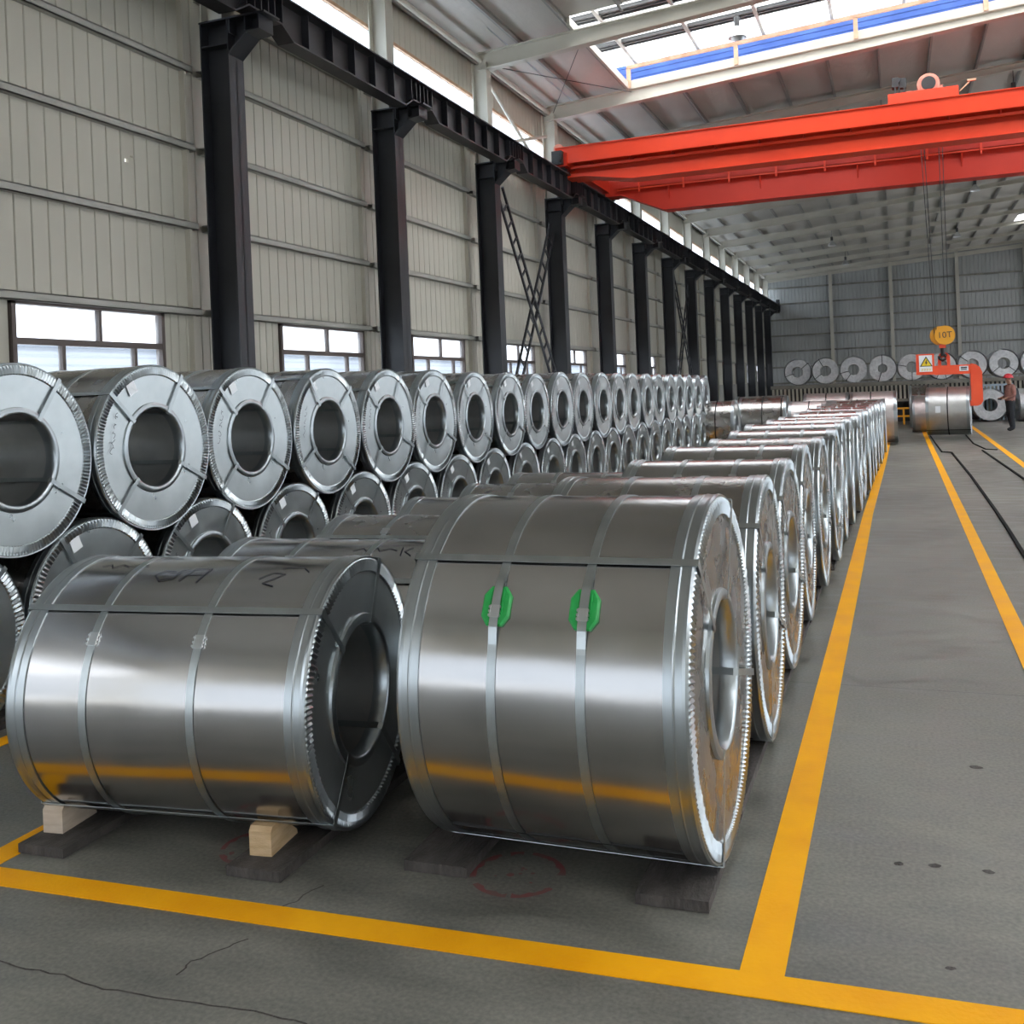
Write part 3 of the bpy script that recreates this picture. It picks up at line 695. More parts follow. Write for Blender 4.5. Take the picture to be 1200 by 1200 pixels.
# two bright coils side by side closing the row
coil('pinkish bright coil at the far end of the yellow-line row, right one of two', (-.93, 26.9, Z0), .67, .295, 1.3, 0, .2, 'bright coils ending the rows', wrap='steel_pink', plate='steel_end', seed=8, hoops=(.5,), axial=(), straps='strap_dark', teeth=90)
coil('pinkish bright coil at the far end of the yellow-line row, left one of two', (-2.09, 26.9, Z0), .67, .295, 1.0, 0, .5, 'bright coils ending the rows', wrap='steel_pink', plate='steel_end', seed=9, hoops=(.5,), axial=(), straps='strap_dark', teeth=90)
coil('large pale coil behind the row ends, right one of two', (-.63, 31.0, Z0), .74, .295, 1.25, 0, .2, 'bright coils ending the rows', wrap='steel_pink', plate='steel_end', seed=8, hoops=(.45,), axial=(), straps='strap_dark', teeth=90)
coil('large pale coil behind the row ends, left one of two', (-1.92, 31.0, Z0), .74, .295, 1.25, 0, .5, 'bright coils ending the rows', wrap='steel_pink', plate='steel_end', seed=9, hoops=(.5,), axial=(), straps='strap_dark', teeth=90)
coil('dark grey coil beyond the end of the stack, beside the pale coils', (-3.65, 30.4, Z0), .73, .295, 1.35, 0, .4, 'grey coils beyond the stack', wrap='steel_wrap_dull', seed=4, hoops=(.5, .9), axial=(), straps='strap_dark', teeth=90)
coil('dull coil just past the far end of the stack', (-4.75, 28.9, Z0), .70, .295, 1.0, 0, .1, 'grey coils beyond the stack', wrap='steel_wrap_dull', seed=4, hoops=(.5,), axial=(), straps='strap_dark', teeth=90)
coil('grey coil farther back between stack end and pale coils', (-4.1, 33.2, Z0), .72, .295, 1.5, 0, .1, 'grey coils beyond the stack', wrap='steel_wrap_dull', seed=6, hoops=(.5,), axial=(), straps='strap_dark', teeth=90)
# --- second row, behind the nearest left coil
for i, y in enumerate((5.0, 6.09, 7.18, 8.27, 9.36)):
    b = coil('long low coil, %s from the front in the row behind the left coil' % WORD[i + 2], (-2.93 + .02 * i, y, Z0), .53, .27, 1.40, .03, random.uniform(-.15, .15), 'coils behind the left coil', seed=i + 3, wrap='steel_wrap_dull' if i % 2 else 'steel_wrap', hoops=(.33, .66), seal_a=120, axial=(128, 52, 232, 308), teeth=120)
    if i == 0:
        s1 = math.radians(70) * .53
        scrib(b, .53, [[(.12, s1), (.17, s1 + .03), (.20, s1), (.25, s1 + .04), (.28, s1), (.33, s1 + .03), (.38, s1 + .01)], [(.40, s1 + .05), (.42, s1 - .04)], [(.46, s1 + .05), (.43, s1), (.48, s1 - .04)]], .006)
# --- two-tier stack by the left wall
RS, PS, XS, LS = .587, 1.19, -5.0, 1.25
for k in range(-1, 21):
    y = 5.26 + PS * k
    coil('bottom-tier coil of the stack by the left wall, %s from the near end' % WORD[k + 2], (XS - LS / 2 + random.uniform(-.015, .015), y, .03), RS - .012, .285, LS, 0, random.uniform(-.2, .2), 'bottom tier of the coil stack', seed=k + 9, plate='steel_end', hoops=(.33, .66),
         axial=(130, 52, 228, 312), teeth=120 if k < 8 else 80, write=k < 7, paper=True, wrap='steel_wrap_dull')
dz = math.sqrt(max((2 * RS + .004) ** 2 - (PS / 2) ** 2, .1))
for k in range(0, 21):
    y = 5.26 + PS * (k - .5)
    r = RS - [0, .0, .004, .006, .002, 0, .014, .02, .03, 0, .004, 0, 0][k % 13]
    coil('top-tier coil of the stack by the left wall, %s from the near end' % WORD[k + 1], (XS - LS / 2 + random.uniform(-.02, .02), y, .03 + RS - .012 + dz - r - .004), r, .285, LS, 0, random.uniform(-.18, .18), 'top tier of the coil stack', seed=k + 4, plate='steel_end', hoops=(.33, .66),
         axial=(130, 52, 218, 325), teeth=150 if k < 8 else 80, write=1 <= k < 7, paper=k > 0, wrap='steel_wrap_dull')

# ------------------------------------------------------------------ boards and wedges under the coils
bm_ = {}
def board(x0, x1, y0, y1, label):
    w_ = x1 - x0; l = y1 - y0; key = (round(w_, 2), round(l, 2))
    if key not in bm_:
        rnd = random.Random(4); mb = MB()
        poly = [(0, 0), (w_, .008), (w_ - .004, l * .5), (w_, l), (.003, l - .01), (-.003, l * .45)]
        mb.prism(poly, .002, .043, lambda u, v, d: (u, v, d)); bm_[key] = mb.mesh('board', 'board_dark')
    return tag(link('board', bm_[key], None, (x0, y0, 0)), label, 'board', 'dark boards under the coils')
board(-3.62, -3.38, 3.28, 4.50, 'dark board under the left end of the left front coil')
board(-2.60, -2.35, 3.36, 4.58, 'dark board under the right end of the left front coil')
for j, (a, b) in enumerate(((-3.5, -3.26), (-2.62, -2.38))):
    for i in range(3): board(a, b, 4.62 + i * 1.85, 4.62 + i * 1.85 + 1.8, 'dark board under the low middle row, %s side, %s from the front' % (('left', 'right')[j], WORD[i + 1]))
for j, (a, b) in enumerate(((-1.92, -1.65), (-.97, -.70))):
    for i in range(9):
        y = 3.6 + i * 2.3; d = 0 if y < 8 else min((y - 8) * .022, .36)
        board(a + d, b + d, y, y + 2.25, 'dark board under the %s side of the yellow-line row, %s from the front' % (('left', 'right')[j], WORD[i + 1]))
for j, (a, b) in enumerate(((-6.1, -5.87), (-5.33, -5.1))):
    for i in range(10): board(a, b, 3.45 + i * 2.6, 3.45 + i * 2.6 + 2.55, 'dark board under the %s side of the coil stack, %s from the near end' % (('wall', 'aisle')[j], WORD[i + 1]))
def wedge(x, y, mat, label, wd=.10, z=.043):
    mb = MB()
    mb.prism([(0, 0), (.23, 0), (.225, .02), (.10, .118), (.015, .118), (0, .10)], 0, wd, lambda u, v, d: (d, u, v))
    o = obj('timber_wedge', mb, mat, None, loc=(x, y, z), rot=(0, 0, .105)); return tag(o, label, 'wedge', 'timber wedges')
wedge(-3.60, 3.40, 'timber_pale', 'pale timber wedge under the left end of the front left coil')
wedge(-2.56, 3.465, 'timber', 'orange-brown timber wedge under the right end of the front left coil')
o = wedge(-5.28, 3.47, 'timber_pale', 'grey timber wedge at the near end of the stack'); o.rotation_euler[2] = 0

# ------------------------------------------------------------------ overhead crane
crane = thing('overhead_crane', 'orange-red double girder overhead crane spanning the hall', 'crane', (XB, 33.0, 8.76))
def cput(nm, mb, mat, parent=crane):
    if parent is crane: return obj(nm, mb, mat, crane, loc=(-XB, -33.0, -8.76))
    return obj(nm, mb, mat, parent)
XE = XR - .2 - (XB - XCO)
XL, XRr = XB - .25, XE + .25
def girder(nm, y0, y1, zt, zb, zb_end, mat):
    poly = [(XL + .3, zt), (XL + .3, zb_end), (XL + .9, zb_end), (XL + 2.4, zb), (XRr - 2.4, zb), (XRr - .9, zb_end), (XRr - .3, zb_end), (XRr - .3, zt)]
    m = MB(); m.prism(poly, y0, y1, lambda u, v, d: (u, d, v))
    o = cput(nm, m, mat)
    f = MB(); bot = [(XL + .3, zb_end), (XL + .9, zb_end), (XL + 2.4, zb), (XRr - 2.4, zb), (XRr - .9, zb_end), (XRr - .3, zb_end)]
    f.prism(bot + [(a, b - .025) for a, b in reversed(bot)], y0 - .05, y1 + .05, lambda u, v, d: (u, d, v))
    cput('bottom_flange', f, mat); return o
# near side: fascia, walkway, girder
cput('walkway_fascia', MB().box((XL + .1, 29.8, 8.96), (XRr - .1, 29.84, 9.42)).box((XL + .1, 29.8, 8.94), (XRr - .1, 29.92, 8.965)).box((XL + .1, 29.74, 9.42), (XRr - .1, 29.86, 9.44)), 'crane_orange')
cput('walkway_deck', MB().box((XL + .1, 29.84, 9.02), (XRr - .1, 30.62, 9.06)), 'crane_orange')
cput('conduit_rail', MB().box((XL + .5, 30.05, 8.80), (XRr - .5, 30.13, 8.87)), 'crane_orange')
x = XL + 1.1; hang = MB().bar((0, 30.09, 8.82), (0, 30.09, 9.03), .03, .03).bar((0, 29.95, 9.0), (0, 30.55, 9.0), .04, .06).mesh('hanger', 'crane_orange_shaded')
while x < XRr - .5: link('hanger', hang, crane, (x - XB, -33.0, -8.76)); x += 1.28
girder('main_girder', 30.15, 30.75, 8.66, 8.34, 8.58, 'crane_orange')
cput('girder_web', MB().box((XL + .3, 30.62, 8.6), (XRr - .3, 31.2, 9.45)), 'crane_orange')
cput('trolley_rail', MB().box((XL + .4, 31.0, 9.45), (XRr - .4, 31.06, 9.52)), 'rail_rust')
# far side
girder('main_girder', 34.75, 35.3, 9.45, 8.10, 8.75, 'crane_orange_shaded')
cput('trolley_rail', MB().box((XL + .4, 34.9, 9.45), (XRr - .4, 34.96, 9.52)), 'rail_rust')
cput('inner_ledge', MB().box((XL + .8, 34.5, 8.86), (XRr - .8, 34.56, 8.93)).box((XL + .8, 34.5, 8.90), (XRr - .8, 34.75, 8.93)), 'crane_orange')
x = XL + 1.6; lpost = MB().box((-.03, 34.47, 8.74), (.03, 34.53, 9.18)).mesh('ledge_post', 'crane_orange')
while x < XRr - .5: link('ledge_post', lpost, crane, (x - XB, -33.0, -8.76)); x += 1.55
x = XL + 2.6; hole = MB().box((-.09, 34.735, 9.14), (.09, 34.75, 9.22)).mesh('girder_vent', 'machine_black')
while x < XRr - .5: link('girder_vent', hole, crane, (x - XB, -33.0, -8.76)); x += 1.9
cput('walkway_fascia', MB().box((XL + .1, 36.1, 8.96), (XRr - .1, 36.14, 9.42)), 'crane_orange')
cput('walkway_deck', MB().box((XL + .1, 35.3, 8.92), (XRr - .1, 36.12, 8.96)), 'crane_orange_shaded')
rib = MB().prism([(34.5, 8.9), (34.75, 8.9), (34.75, 8.45)], -.02, .02, lambda u, v, d: (d, u, v)).mesh('gusset', 'crane_orange_shaded')
x = XL + 2.6
while x < XRr - .5: link('gusset', rib, crane, (x - XB, -33.0, -8.76)); x += 3.1
for xc in (XB, XE):
    cput('end_truck', MB().box((xc - .22, 29.75, 8.86), (xc + .22, 36.2, 9.25)), 'crane_orange_shaded')
    for y in (30.1, 31.0, 35.0, 35.9):
        cput('wheel', MB().cyl((xc - .09, y, 8.95), (xc + .09, y, 8.95), .19, 20), 'machine_black')
    cput('buffer', MB().cyl((xc, 29.5, 9.05), (xc, 29.75, 9.05), .10, 12), 'machine_black')
    cput('travel_motor', MB().cyl((xc - .1, 29.95, 9.45), (xc - .1, 30.45, 9.45), .16, 14).box((xc - .2, 30.05, 9.2), (xc + .05, 30.35, 9.32)), 'motor_pink')
    cput('gear_box', MB().box((xc - .2, 29.55, 8.9), (xc + .12, 29.85, 9.3)), 'machine_black')
# trolley
tr = thing('crane_trolley', 'orange hoist trolley with motor sitting on the crane girders', 'trolley', (1.0, 33.0, 9.52))
def tput(nm, mb, mat, sm=False): return obj(nm, mb, mat, tr, sm, .6 if sm else None, loc=(-1.0, -33.0, -9.52))
tput('frame', MB().box((.10, 30.55, 9.62), (1.93, 30.75, 9.92)).box((.10, 35.0, 9.62), (1.93, 35.2, 9.92)).box((.10, 30.75, 9.62), (.3, 35.0, 9.9)).box((1.73, 30.75, 9.62), (1.93, 35.0, 9.9)).box((.3, 31.6, 9.7), (1.73, 31.9, 9.85)), 'crane_orange')
for xx in (.35, 1.68):
    for yy in (31.03, 34.93): tput('wheel', MB().cyl((xx, yy - .06, 9.67), (xx, yy + .06, 9.67), .15, 18), 'machine_black')
tput('rope_drum', MB().cyl((.7, 32.2, 10.1), (.7, 34.2, 10.1), .28, 24), 'motor_pink', True)
tput('hoist_motor', MB().cyl((1.18, 30.9, 10.16), (1.18, 31.7, 10.16), .30, 28).cyl((1.18, 30.84, 10.16), (1.18, 30.9, 10.16), .24, 28), 'motor_pink', True)
tput('fan_cover', MB().cyl((1.18, 30.80, 10.16), (1.18, 30.84, 10.16), .19, 24), 'machine_black')
tput('motor_foot', MB().prism([(.78, 9.9), (1.58, 9.9), (1.55, 10.12), (1.46, 10.1), (.92, 10.1), (.82, 10.0)], 31.0, 31.5, lambda u, v, d: (u, d, v)), 'motor_pink')
tput('brake_unit', MB().box((.22, 30.75, 10.15), (.40, 31.05, 10.42)).box((.42, 30.8, 10.12), (.60, 31.0, 10.40)).bar((.30, 30.8, 9.9), (.30, 30.8, 10.2), .05, .05).bar((.40, 30.8, 9.9), (.40, 30.8, 10.2), .05, .05).bar((.52, 30.8, 9.9), (.56, 30.8, 10.2), .05, .05).cyl((.36, 30.74, 10.34), (.36, 30.9, 10.34), .09, 12), 'machine_black')
tput('cable_arm', MB().bar((1.95, 30.6, 9.75), (2.25, 30.6, 10.02), .03, .03).box((2.16, 30.55, 10.0), (2.38, 30.65, 10.05)), 'rusty')
# hook block with ropes
HX, HY = 1.37, 33.2
hb = thing('hook_block', 'yellow ten tonne hook block with black hook hanging on four ropes', 'hook block', (HX, HY, 2.5))
def hput(nm, mb, mat, sm=False): return obj(nm, mb, mat, hb, sm, .6 if sm else None, loc=(-HX, -HY, -2.5))
hput('sheave_cover', MB().cyl((HX + .06, HY - .20, 3.12), (HX + .06, HY - .06, 3.12), .29, 36), 'hook_yellow', True)
hput('sheave_cover', MB().cyl((HX - .06, HY + .06, 3.12), (HX - .06, HY + .20, 3.12), .29, 36), 'hook_yellow', True)
hput('sheave_axle', MB().cyl((HX, HY - .1, 3.12), (HX, HY + .1, 3.12), .12, 16), 'machine_black')
hput('cross_head', MB().box((HX - .1, HY - .14, 2.74), (HX + .08, HY + .14, 2.86)), 'hook_orange')
hp = [(HX - .02, HY, 2.8)] + [(HX - .02 + .10 * math.sin(a) - .0, HY, 2.47 - .10 * math.cos(a) + 0) for a in [PI * .9, PI * .6, PI * .3, 0, -PI * .35, -PI * .6]]
hput('hook', MB().tube(hp, .045, 10).cyl((HX - .02, HY, 2.5), (HX - .02, HY, 2.8), .05, 12), 'machine_black')
for dx, dxt in ((-.22, -.42), (-.16, -.32), (.10, .12), (.20, .22)):
    hput('rope', MB().cyl((HX + dx, HY + .02, 3.15), (HX + dxt, HY + .02, 10.0), .013, 6), 'grey_dark')
def text_mesh(body, size, mat, name):
    cu = bpy.data.curves.new(name, 'FONT'); cu.body = body; cu.size = size; cu.align_x = 'CENTER'; cu.align_y = 'CENTER'; cu.extrude = .004
    t = bpy.data.objects.new('tmp', cu); COL.objects.link(t)
    dg = bpy.context.evaluated_depsgraph_get(); me = bpy.data.meshes.new_from_object(t.evaluated_get(dg)); bpy.data.objects.remove(t)
    me.materials.clear(); me.materials.append(M[mat]); me.name = name; return me
link('lettering', text_mesh('10T', .26, 'ink', 'lettering'), hb, (.06, -.206, .62), (PI / 2, -.04, 0))
# C hook
CX, CYy = 1.5, 33.3
ch = thing('c_hook', 'orange C-shaped coil lifting hook with yellow warning sign', 'lifting hook', (CX, CYy, .95))
def kput(nm, mb, mat): return obj(nm, mb, mat, ch, loc=(-CX, -CYy, -.95))
y0, y1 = CYy - .16, CYy + .16
kput('counterweight', MB().box((.60, y0 - .06, 1.95), (1.11, y1 + .06, 2.58)), 'hook_orange')
kput('beam', MB().box((1.11, y0, 1.93), (2.12, y1, 2.21)), 'hook_orange')
arc = [(2.12, 2.24), (2.26, 2.20), (2.36, 2.12), (2.42, 1.98), (2.42, 1.10), (2.36, 1.0), (2.26, .96), (1.96, .96), (1.96, 1.12), (2.10, 1.12), (2.10, 1.93)]
kput('leg', MB().prism(arc, y0, y1, lambda u, v, d: (u, d, v)), 'hook_orange')
kput('tongue', MB().box((.95, y0 + .03, .96), (2.0, y1 - .03, 1.10)), 'hook_orange')
lug = [(1.22, 2.2), (1.22, 2.48), (1.28, 2.58), (1.39, 2.62), (1.50, 2.58), (1.56, 2.48), (1.56, 2.2), (1.47, 2.2), (1.47, 2.40), (1.39, 2.47), (1.31, 2.40), (1.31, 2.2)]
kput('lug', MB().prism(lug, CYy - .04, CYy + .04, lambda u, v, d: (u, d, v)), 'hook_orange')
sg = kput('warning_sign', MB().box((.68, y0 - .075, 2.04), (1.05, y0 - .062, 2.54)), 'paper')
def tri(r, cx, cz, yy0, yy1):
    return MB().prism([(cx, cz + r), (cx - r * .9, cz - r * .55), (cx + r * .9, cz - r * .55)], yy0, yy1, lambda u, v, d: (u, d, v))
obj('triangle_border', tri(.20, .88, 2.31, y0 - .078, y0 - .074), 'ink', sg)
obj('triangle', tri(.155, .88, 2.305, y0 - .081, y0 - .077), 'warning_yellow', sg)
obj('bolt_symbol', MB().prism([(.89, 2.40), (.85, 2.30), (.88, 2.30), (.865, 2.23), (.92, 2.33), (.885, 2.33), (.91, 2.40)], y0 - .084, y0 - .080, lambda u, v, d: (u, d, v)), 'ink', sg)
cap = MB()
for k in range(4):
    xx = .745 + k * .072
    cap.box((xx, y0 - .078, 2.115), (xx + .05, y0 - .074, 2.125)).box((xx, y0 - .078, 2.09), (xx + .05, y0 - .074, 2.098)).box((xx + .02, y0 - .078, 2.075), (xx + .03, y0 - .074, 2.14)).box((xx, y0 - .078, 2.072), (xx + .012, y0 - .074, 2.1))
obj('caption_strokes', cap, 'warning_yellow', sg)
np_ = kput('name_plate', MB().box((1.80, y0 - .01, 2.02), (2.05, y0 - .001, 2.17)), 'paper')
obj('plate_text', MB().box((1.84, y0 - .013, 2.10), (2.01, y0 - .009, 2.14)).box((1.84, y0 - .013, 2.055), (2.0, y0 - .009, 2.08)), 'ink', np_)
lc = coil('bright coil hanging from the orange C hook over the aisle', (1.47, 33.3, .10), .73, .30, 1.2, -.10, .2, None, wrap='steel_pale', seed=7, hoops=(.5,), axial=(218,), straps='strap_dark', teeth=90)
lb = link('paper_label', MB().box((-.07, -.002, -.1), (.07, .002, .1)).mesh('paper_label', 'paper'), lc, (-.26, -.728, .80), (0, 0, 0))
coil('dull coil on the floor half hidden behind the hanging coil', (.98, 37.2, .02), .62, .295, 1.0, 0, .2, 'coils behind the hanging coil', wrap='steel_pink', seed=5, hoops=(.5,), axial=(), straps='strap_dark', teeth=80)
coil('dark coil resting at the back of the aisle behind the hanging coil', (1.1, 40.5, .02), .78, .295, 1.3, 0, .2, 'coils behind the hanging coil', wrap='steel_wrap_dull', seed=6, hoops=(.5,), axial=(), straps='strap_dark', teeth=80)

# ------------------------------------------------------------------ back rack with coils
YR = 46.6
rk = thing('coil_rack', 'long grey slatted rack carrying upright coils at the back', 'rack', (0, YR, 0))
obj('top_beam', MB().box((-5.2, -.7, 1.62), (9.5, .7, 1.74)).box((-5.2, -.74, 1.58), (9.5, -.70, 1.70)), 'rack_paint', rk)
obj('lower_beam', MB().box((-5.2, -.68, .88), (9.5, -.55, 1.0)), 'rack_paint', rk)
obj('void_shade_board', MB().box((-5.2, .3, .0), (9.5, .36, 1.6)), 'grey_dark', rk)  # dark sheet standing in for the shaded void under the rack
slat = MB().box((-.045, -.66, 1.0), (.045, -.60, 1.60)).mesh('slat', 'rack_slat')
x = -5.1
while x < 9.4: link('slat', slat, rk, (x, 0, 0)); x += .17
for x in (-5.1, -2.2, .7, 3.6, 6.5, 9.4): obj('leg', MB().box((x - .06, -.6, 0), (x + .06, .6, 1.6)), 'rack_paint', rk)
for k in range(10):
    x = -4.05 + k * 1.175
    coil('bare coil standing on the back rack, %s from the left' % WORD[k + 1], (x, YR, 1.74), .58, .24 if k != 3 else .2, 1.1, -PI / 2 + .03, .3 * k, 'coils on the back rack', wrap='steel_bare', plate='steel_bare', seed=k, hoops=(), axial=(40 + 60 * (k % 3), 200), straps='strap_dark', ends=False, band=False)
coil('dull coil with open eye standing on the floor behind the man', (3.45, 44.6, .01), .66, .26, 1.1, -PI / 2 + .02, .3, None, wrap='steel_bare', plate='steel_bare', seed=2, hoops=(), axial=(), ends=False, band=False)
coil('dark coil at the right edge of the view behind the man', (5.0, 44.0, .01), .64, .26, 1.2, .1, .3, None, wrap='steel_bare', plate='steel_bare', seed=3, hoops=(), axial=(), ends=False, band=False)
cr = thing('wire_crate', 'pale blue slatted crate behind the floor coil at the back', 'crate', (3.75, 45.35, 0))
for k in range(9): obj('slat', MB().box((-.62 + k * .145, -.03, 0), (-.55 + k * .145, .0, 1.45)), 'crate_blue', cr)
for z in (.3, 1.40): obj('rail', MB().box((-.65, -.03, z), (.68, .04, z + .08)), 'crate_blue', cr)

bar_ = thing('low_barrier', 'small yellow low barrier at the far end of the aisle', 'barrier', (.25, 43.6, 0))
for z in (.3, .62): obj('rail', MB().box((-.5, -.03, z), (.5, .03, z + .07)), 'hook_yellow', bar_)
for x in (-.45, 0, .45): obj('post', MB().box((x - .035, -.035, 0), (x + .035, .035, .66)), 'hook_yellow', bar_)
# ------------------------------------------------------------------ cables on the floor
def cable(pts, label, wd=.05):
    fine = []
    for a, b in zip(pts[:-1], pts[1:]):
        for i in range(5): fine.append((a[0] + (b[0] - a[0]) * i / 5, a[1] + (b[1] - a[1]) * i / 5))
    fine.append(pts[-1])
    rb = ribbon(fine, wd, lambda a, b: (a, b, .002)); n = len(rb.v); top = [(x, y, .022) for x, y, z in rb.v]
    m = MB(); m.add(rb.v + top, [tuple(i + n for i in f) for f in rb.f] + [f for f in rb.f]); 
    k = n // 2
    m.f += [(2 * i, 2 * i + 2, 2 * i + 2 + n, 2 * i + n) for i in range(k - 1)] + [(2 * i + 1, 2 * i + 1 + n, 2 * i + 3 + n, 2 * i + 3) for i in range(k - 1)] + [(0, n, n + 1, 1), (n - 2, n - 1, 2 * n - 1, 2 * n - 2)]
    tag(obj('floor_cable', m, 'cable_black'), label, 'cable', 'black cables on the aisle floor')
cable([(.95, 36.5), (.97, 31), (1.0, 27.1), (1.22, 26.95)], 'black cable end running under the hanging coil on its left', .035)
cable([(1.21, 26.95), (1.24, 20.6), (1.22, 15.5), (1.20, 13.4), (1.17, 11.5), (1.14, 9)], 'long black cable lying along the right aisle', .04)
cable([(2.02, 36.4), (1.92, 30.3), (2.04, 27.9), (2.28, 27.6)], 'black cable end under the hanging coil on its right', .035)
cable([(1.94, 27.5), (2.02, 22.4), (2.06, 19.8), (2.1, 14)], 'black cable at the far right beside the yellow line', .04)

# ------------------------------------------------------------------ hanging lamps
lamp_bell = MB().lathe([(0, .05), (.10, .10), (.22, .21), (.34, .25), (.34, .235), (.22, .195), (.10, .085), (.02, .05)], 24).mesh('lamp_shade', 'lamp_metal', True, .8)
lamp_body = MB().lathe([(-.22, .02), (-.22, .075), (.02, .075), (.02, .02)], 16).mesh('lamp_body', 'grey_dark', True, .8)
lamp_rod = MB().cyl((0, 0, 0), (0, 0, .6), .012, 6).mesh('rod', 'grey_dark')
for (x, k, what) in ((-3.6, 6, 'near skylight'), (-3.4, 13, 'in the left roof bay far away'), (-3.1, 15, 'in the left roof bay farthest away'), (4.0, 11, 'right of the ropes, behind the crane'), (4.1, 14, 'right of the ropes, farther back'), (3.6, 6, 'at the top right edge near the skylight'), (-3.4, 4, 'above the near coils'), (4, 8, 'beside the crane')):
    if k >= len(YK): k = len(YK) - 1
    y = YK[k] + (1.9 if k == 6 else 0); z = zraf(x) - .62 + (.85 if k == 6 else 0)
    lo = thing('bay_lamp', 'grey bell-shaped bay lamp hanging %s' % what, 'lamp', (x, y, z), group='bay lamps under the roof')
    link('lamp_shade', lamp_bell, lo, (0, 0, 0), (0, PI / 2, 0)); link('lamp_body', lamp_body, lo, (0, 0, 0), (0, PI / 2, 0))
    r_ = link('rod', lamp_rod, lo, (0, 0, .02)); r_.scale = (1, 1, 1.0 if k != 6 else 2.6)

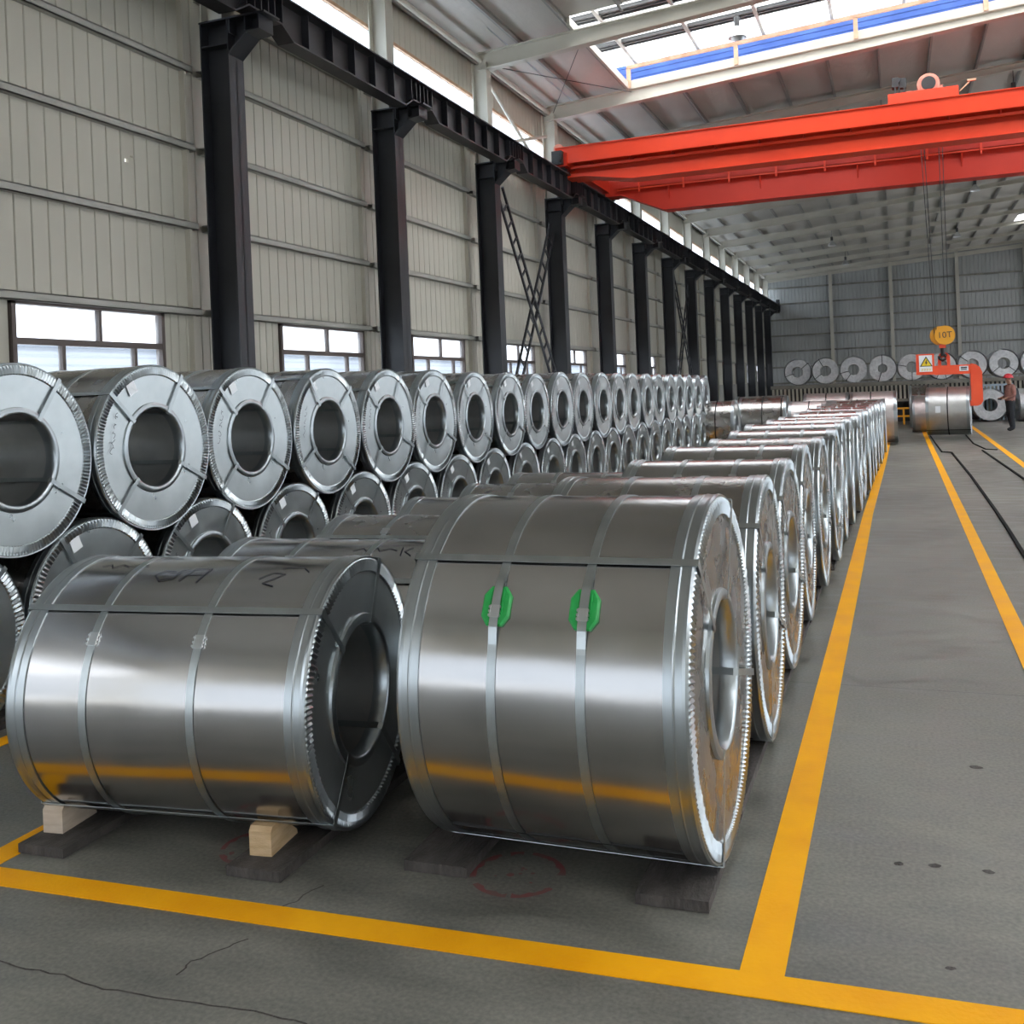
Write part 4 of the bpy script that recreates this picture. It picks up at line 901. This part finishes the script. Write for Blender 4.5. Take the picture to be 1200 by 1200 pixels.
# ------------------------------------------------------------------ the man
def man(loc, rz):
    root = thing('person', 'man in red helmet, brown jacket and black trousers standing on the right', 'person', loc, rz)
    # faces local -X; x forward is negative
    J = {'pelvis': (0, 0, .98, .175, .15), 'waist': (.0, 0, 1.12, .18, .155), 'chest': (.02, 0, 1.34, .20, .165), 'neckb': (.01, 0, 1.52, .09, .085), 'neck': (-.015, 0, 1.58, .06, .058), 'head0': (-.03, 0, 1.66, .078, .085), 'head1': (-.03, 0, 1.76, .075, .088),
         'hipL': (0, -.09, .90, .12, .12), 'kneeL': (-.02, -.12, .50, .092, .092), 'ankL': (.03, -.13, .10, .07, .07), 'toeL': (-.14, -.13, .045, .045, .036),
         'hipR': (0, .09, .90, .12, .12), 'kneeR': (.0, .12, .50, .092, .092), 'ankR': (.08, .13, .10, .07, .07), 'toeR': (-.08, .14, .045, .045, .036),
         'shL': (.03, -.20, 1.44, .09, .09), 'elL': (.05, -.28, 1.18, .072, .072), 'wrL': (-.18, -.20, 1.08, .036, .036), 'palmL': (-.25, -.18, 1.07, .036, .026),
         'shR': (.03, .20, 1.44, .09, .09), 'elR': (.03, .27, 1.18, .072, .072), 'wrR': (-.19, .16, 1.10, .036, .036), 'palmR': (-.26, .14, 1.09, .036, .026)}
    E = [('pelvis', 'waist'), ('waist', 'chest'), ('chest', 'neckb'), ('neckb', 'neck'), ('neck', 'head0'), ('head0', 'head1'), ('pelvis', 'hipL'), ('hipL', 'kneeL'), ('kneeL', 'ankL'), ('ankL', 'toeL'), ('pelvis', 'hipR'), ('hipR', 'kneeR'), ('kneeR', 'ankR'), ('ankR', 'toeR'),
         ('chest', 'shL'), ('shL', 'elL'), ('elL', 'wrL'), ('wrL', 'palmL'), ('chest', 'shR'), ('shR', 'elR'), ('elR', 'wrR'), ('wrR', 'palmR')]
    for s, y in (('L', -.18), ('R', .14)):
        px, _, pz = J['palm' + s][:3]
        for k in range(4):
            yy = y + (k - 1.5) * .021; ln = (.030, .040, .037, .027)[k]
            J['f%s%d' % (s, k)] = (px - .035, yy, pz - .004, .0115, .0115); J['g%s%d' % (s, k)] = (px - .035 - ln, yy, pz - .018, .010, .010); J['h%s%d' % (s, k)] = (px - .04 - ln, yy, pz - .045, .008, .008)
            E += [('palm' + s, 'f%s%d' % (s, k)), ('f%s%d' % (s, k), 'g%s%d' % (s, k)), ('g%s%d' % (s, k), 'h%s%d' % (s, k))]
        J['t' + s] = (px - .01, y + (.045 if s == 'L' else -.045), pz + .006, .012, .012); J['u' + s] = (px - .05, y + (.045 if s == 'L' else -.045), pz - .004, .009, .009)
        E += [('wr' + s, 't' + s), ('t' + s, 'u' + s)]
    names = list(J); idx = {n: i for i, n in enumerate(names)}
    me = bpy.data.meshes.new('body'); me.from_pydata([J[n][:3] for n in names], [(idx[a], idx[b]) for a, b in E], []); me.update()
    o = bpy.data.objects.new('body', me); COL.objects.link(o)
    sk = o.modifiers.new('skin', 'SKIN'); sk.use_smooth_shade = True; ss = o.modifiers.new('sub', 'SUBSURF'); ss.levels = 2; ss.render_levels = 2
    for n in names:
        v = me.skin_vertices[0].data[idx[n]]; v.radius = (J[n][3], J[n][4]); v.use_root = n == 'pelvis'
    dg = bpy.context.evaluated_depsgraph_get(); me2 = bpy.data.meshes.new_from_object(o.evaluated_get(dg)); bpy.data.objects.remove(o)
    for v in me2.vertices:      # profile of the face: brow, nose, chin
        x, y, z = v.co
        if z > 1.58 and x < -.06 and abs(y) < .03: v.co.x -= .022 * max(0, 1 - abs(z - 1.675) / .03) * (1 - abs(y) / .03) + .008 * max(0, 1 - abs(z - 1.60) / .03)
    me2.materials.clear()
    for k in ('jacket', 'trousers', 'skin', 'shoe'): me2.materials.append(M[k])
    for p in me2.polygons:
        c = p.center; p.use_smooth = True
        if c.z > 1.545: p.material_index = 2
        elif c.z < .10: p.material_index = 3
        elif c.x < -.17 and c.z > .8: p.material_index = 2
        elif c.z > 1.0: p.material_index = 0
        else: p.material_index = 1
    me2.name = 'body'; link('body', me2, root)
    hm = MB(); n = 24; prof = [(.0, .128), (.03, .127), (.07, .115), (.11, .085), (.135, .04), (.14, .004)]
    vs = []; fs = []
    for i in range(n):
        a = 2 * PI * i / n
        for z, r in prof: vs.append((-.03 + r * 1.12 * math.cos(a), r * math.sin(a) * .98, 1.75 + z))
    k = len(prof)
    for i in range(n):
        for e in range(k - 1): fs.append((i * k + e, i * k + e + 1, ((i + 1) % n) * k + e + 1, ((i + 1) % n) * k + e))
    fs.append(tuple(i * k + k - 1 for i in range(n))); hm.add(vs, fs)
    hm.prism([(-.03 + 1.18 * .14 * math.cos(a) - (.05 if math.cos(a) < -.3 else 0), .14 * math.sin(a)) for a in [2 * PI * i / 24 for i in range(24)]], 1.742, 1.754, lambda u, v, d: (u, v, d))
    obj('helmet', hm, 'helmet_red', root, True, .7)
    obj('eye', MB().lathe([(-.006, .001), (-.004, .006), (.004, .006), (.006, .001)], 10), 'ink', root, loc=(-.108, -.03, 1.70)); obj('eye', MB().lathe([(-.006, .001), (-.004, .006), (.004, .006), (.006, .001)], 10), 'ink', root, loc=(-.108, .03, 1.70))
    obj('mouth', MB().box((-.004, -.02, -.003), (.004, .02, .003)), 'jacket', root, loc=(-.106, 0, 1.628))
    for s in (-1, 1): obj('ear', MB().lathe([(-.012, .004), (-.006, .026), (.004, .028), (.01, .006)], 12), 'skin', root, loc=(-.015, s * .088, 1.69), rot=(0, 0, s * PI / 2))
    obj('remote_control', MB().box((-.36, -.10, 1.03), (-.27, .06, 1.08)), 'machine_black', root)
man((3.46, 36.5, 0), .25)
